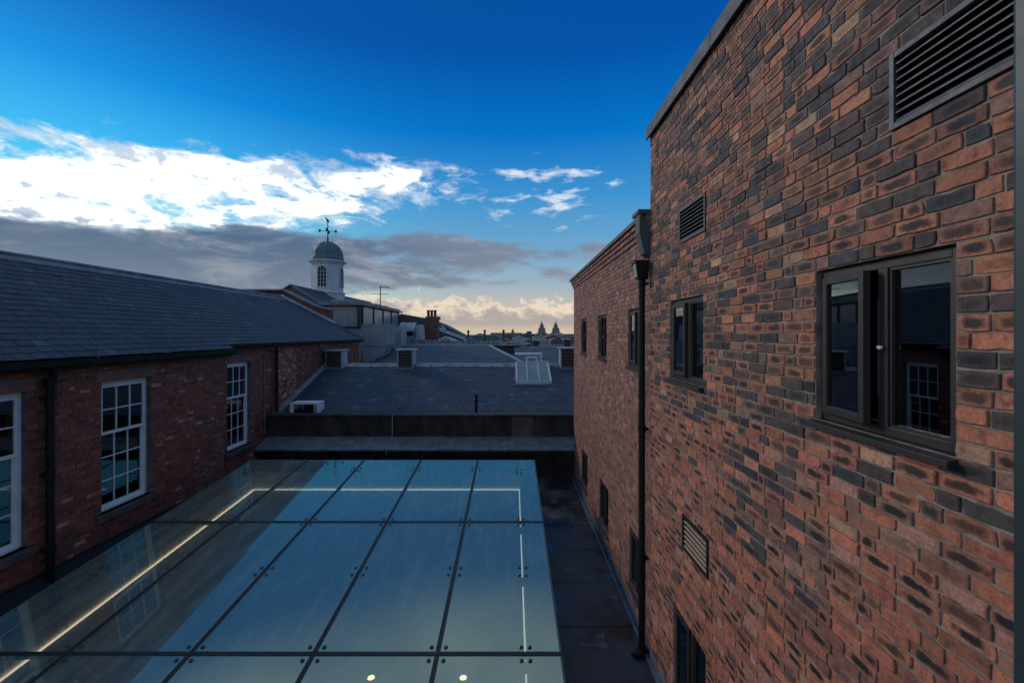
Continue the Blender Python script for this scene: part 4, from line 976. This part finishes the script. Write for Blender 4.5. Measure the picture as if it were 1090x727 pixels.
for k in range(4):
    t_ = k*math.pi/2+.25; d_ = Vector((math.cos(t_), math.sin(t_), 0)); c1 = Vector((cx, cy, 7.86)); wv.tube([c1, c1+d_*.52], .022, 5)
    e1_ = c1+d_*.58; wv.box(e1_.x-.07, e1_.x+.07, e1_.y-.02, e1_.y+.02, 7.76, 7.96)
c1 = Vector((cx, cy, 8.5)); dv = Vector((.8, -.3, 0)).normalized()
wv.tube([c1-dv*.22, c1+dv*.08], .022, 5); wv.prism([tuple(c1+dv*a+Vector((0, 0, b))) for a, b in ((-.30, .42), (-.16, .30), (-.10, .10), (.10, .02), (.12, .16), (.02, .26), (-.10, .34), (-.22, .46))], (.0, .03, 0))
wv.build('weather_vane', M['iron'], cu)

# ================================================================== SKYLINE
rs = random.Random(12)
def tower(px, Y, label):
    e = empty('clock_tower', PX(px, 365, Y), label, 'tower', 'twin stone towers on the skyline'); k = Y/485
    cx_, zb = (px-545)*k, lambda p: (355-p)*k
    MB().box(cx_-5*k, cx_+5*k, Y, Y+10*k, zb(372), zb(354)).box(cx_-3.9*k, cx_+3.9*k, Y+k, Y+9*k, zb(354), zb(352)).build('base', M['farstone'], e)
    MB().box(cx_-3.5*k, cx_+3.5*k, Y+1.5*k, Y+8.5*k, zb(352), zb(349.4)).box(cx_-2.8*k, cx_+2.8*k, Y+2.2*k, Y+7.8*k, zb(349.4), zb(348.6)).lathe(cx_, Y+5*k, [(2.2*k, zb(348.6)), (2.2*k, zb(347)), (2.6*k, zb(346.9)), (1.9*k, zb(346.4))], 12).build('stages', M['farstone'], e)
    MB().lathe(cx_, Y+5*k, [(1.7*k, zb(346.4)), (1.7*k, zb(345.2)), (1.9*k, zb(345.1)), (1.1*k, zb(344.6)), (.6*k, zb(343.6)), (.6*k, zb(343)), (.3*k, zb(342.4)), (.25*k, zb(340.6))], 10).build('dome', M['copper'], e)
tower(577, 760, 'left of the two tiered stone towers on the far skyline'); tower(592, 790, 'right of the two tiered stone towers on the far skyline')
def far_block(a, b, t, Y, mat, cat='building', extra=None, label=None, nm='distant_building'):
    p = PX(a, t, Y); q = PX(b, t, Y); mb = MB().box(p[0], q[0], Y, Y+(q[0]-p[0])*.8+8, -16, p[2])
    if extra == 'pitch':
        h = (q[0]-p[0])*.16; mb.prism([(p[0], Y, p[2]), (q[0], Y, p[2]), ((p[0]+q[0])/2, Y, p[2]+h)], (0, (q[0]-p[0])*.8+8, 0))
    if extra == 'dome':
        cx_ = (p[0]+q[0])/2; cx_ += (q[0]-p[0])*.2; r = (q[0]-p[0])*.045; mb.lathe(cx_, Y+r*2, [(r, p[2]), (r, p[2]+r), (r*.8, p[2]+r*1.7), (r*.1, p[2]+r*2.6), (r*.08, p[2]+r*4)], 10)
    return mb.build(nm, mat, None, label=label or 'hazy distant city building on the low skyline', cat=cat, **({} if label else {'group': 'distant city buildings'}))
far_block(522, 556, 354.2, 420, M['farstone'], extra='dome', label='long low distant block with a small domed turret on the skyline', nm='domed_block')
far_block(500, 524, 356.6, 600, M['farslate'])
far_block(561, 566, 352.6, 520, M['farslate'], label='small square-topped distant block left of the twin towers', nm='square_block')
far_block(566, 600, 355.3, 560, M['farstone'])
far_block(552, 569, 357.0, 330, M['farslate'], extra='pitch')
far_block(568, 583, 358.4, 260, M['farpale'])
far_block(581, 596, 359.0, 220, M['oldbrick'], extra='pitch')
far_block(590, 612, 357.4, 300, M['farstone'])
far_block(600, 640, 355.6, 640, M['farslate'])
far_block(545, 562, 360.3, 170, M['farpale'], extra='pitch')
far_block(572, 584, 361.6, 130, M['farpale'])
far_block(586, 600, 362.2, 120, M['farslate'], extra='pitch')
far_block(556, 575, 363.4, 100, M['farslate'], extra='pitch')
for k in range(64):
    Y = rs.uniform(150, 900); a = rs.uniform(470, 640); w_ = rs.uniform(4, 16)
    if k % 3 == 0: a = rs.uniform(300, 800)
    far_block(a, a+w_, 355+rs.uniform(.3, 1.3)+(3.0*150/Y if Y < 400 else 0)+1.0, Y, rs.choice([M['farstone'], M['farpale'], M['farslate'], M['oldbrick']]), extra=rs.choice([None, 'pitch']))

# ================================================================== our own window frame (its right-hand jamb shows at the picture edge)
wf = MB(); wf.box(.701, .775, .56, .64, -1.1, 1.3).box(-1.6, .775, .56, .64, 1.3, 1.37).box(-1.6, .775, .56, .64, -1.17, -1.1).box(-1.67, -1.6, .56, .64, -1.17, 1.37)
wf.build('window_frame', plain('teal window metal', (.03, .05, .055), None, 4, .45, .2, .05), None, bevel=.006, label='dark blue-green metal window frame we look out through, its jamb at the right edge', cat='window frame')
for o in COL.objects:
    if 'W' in o: del o['W']
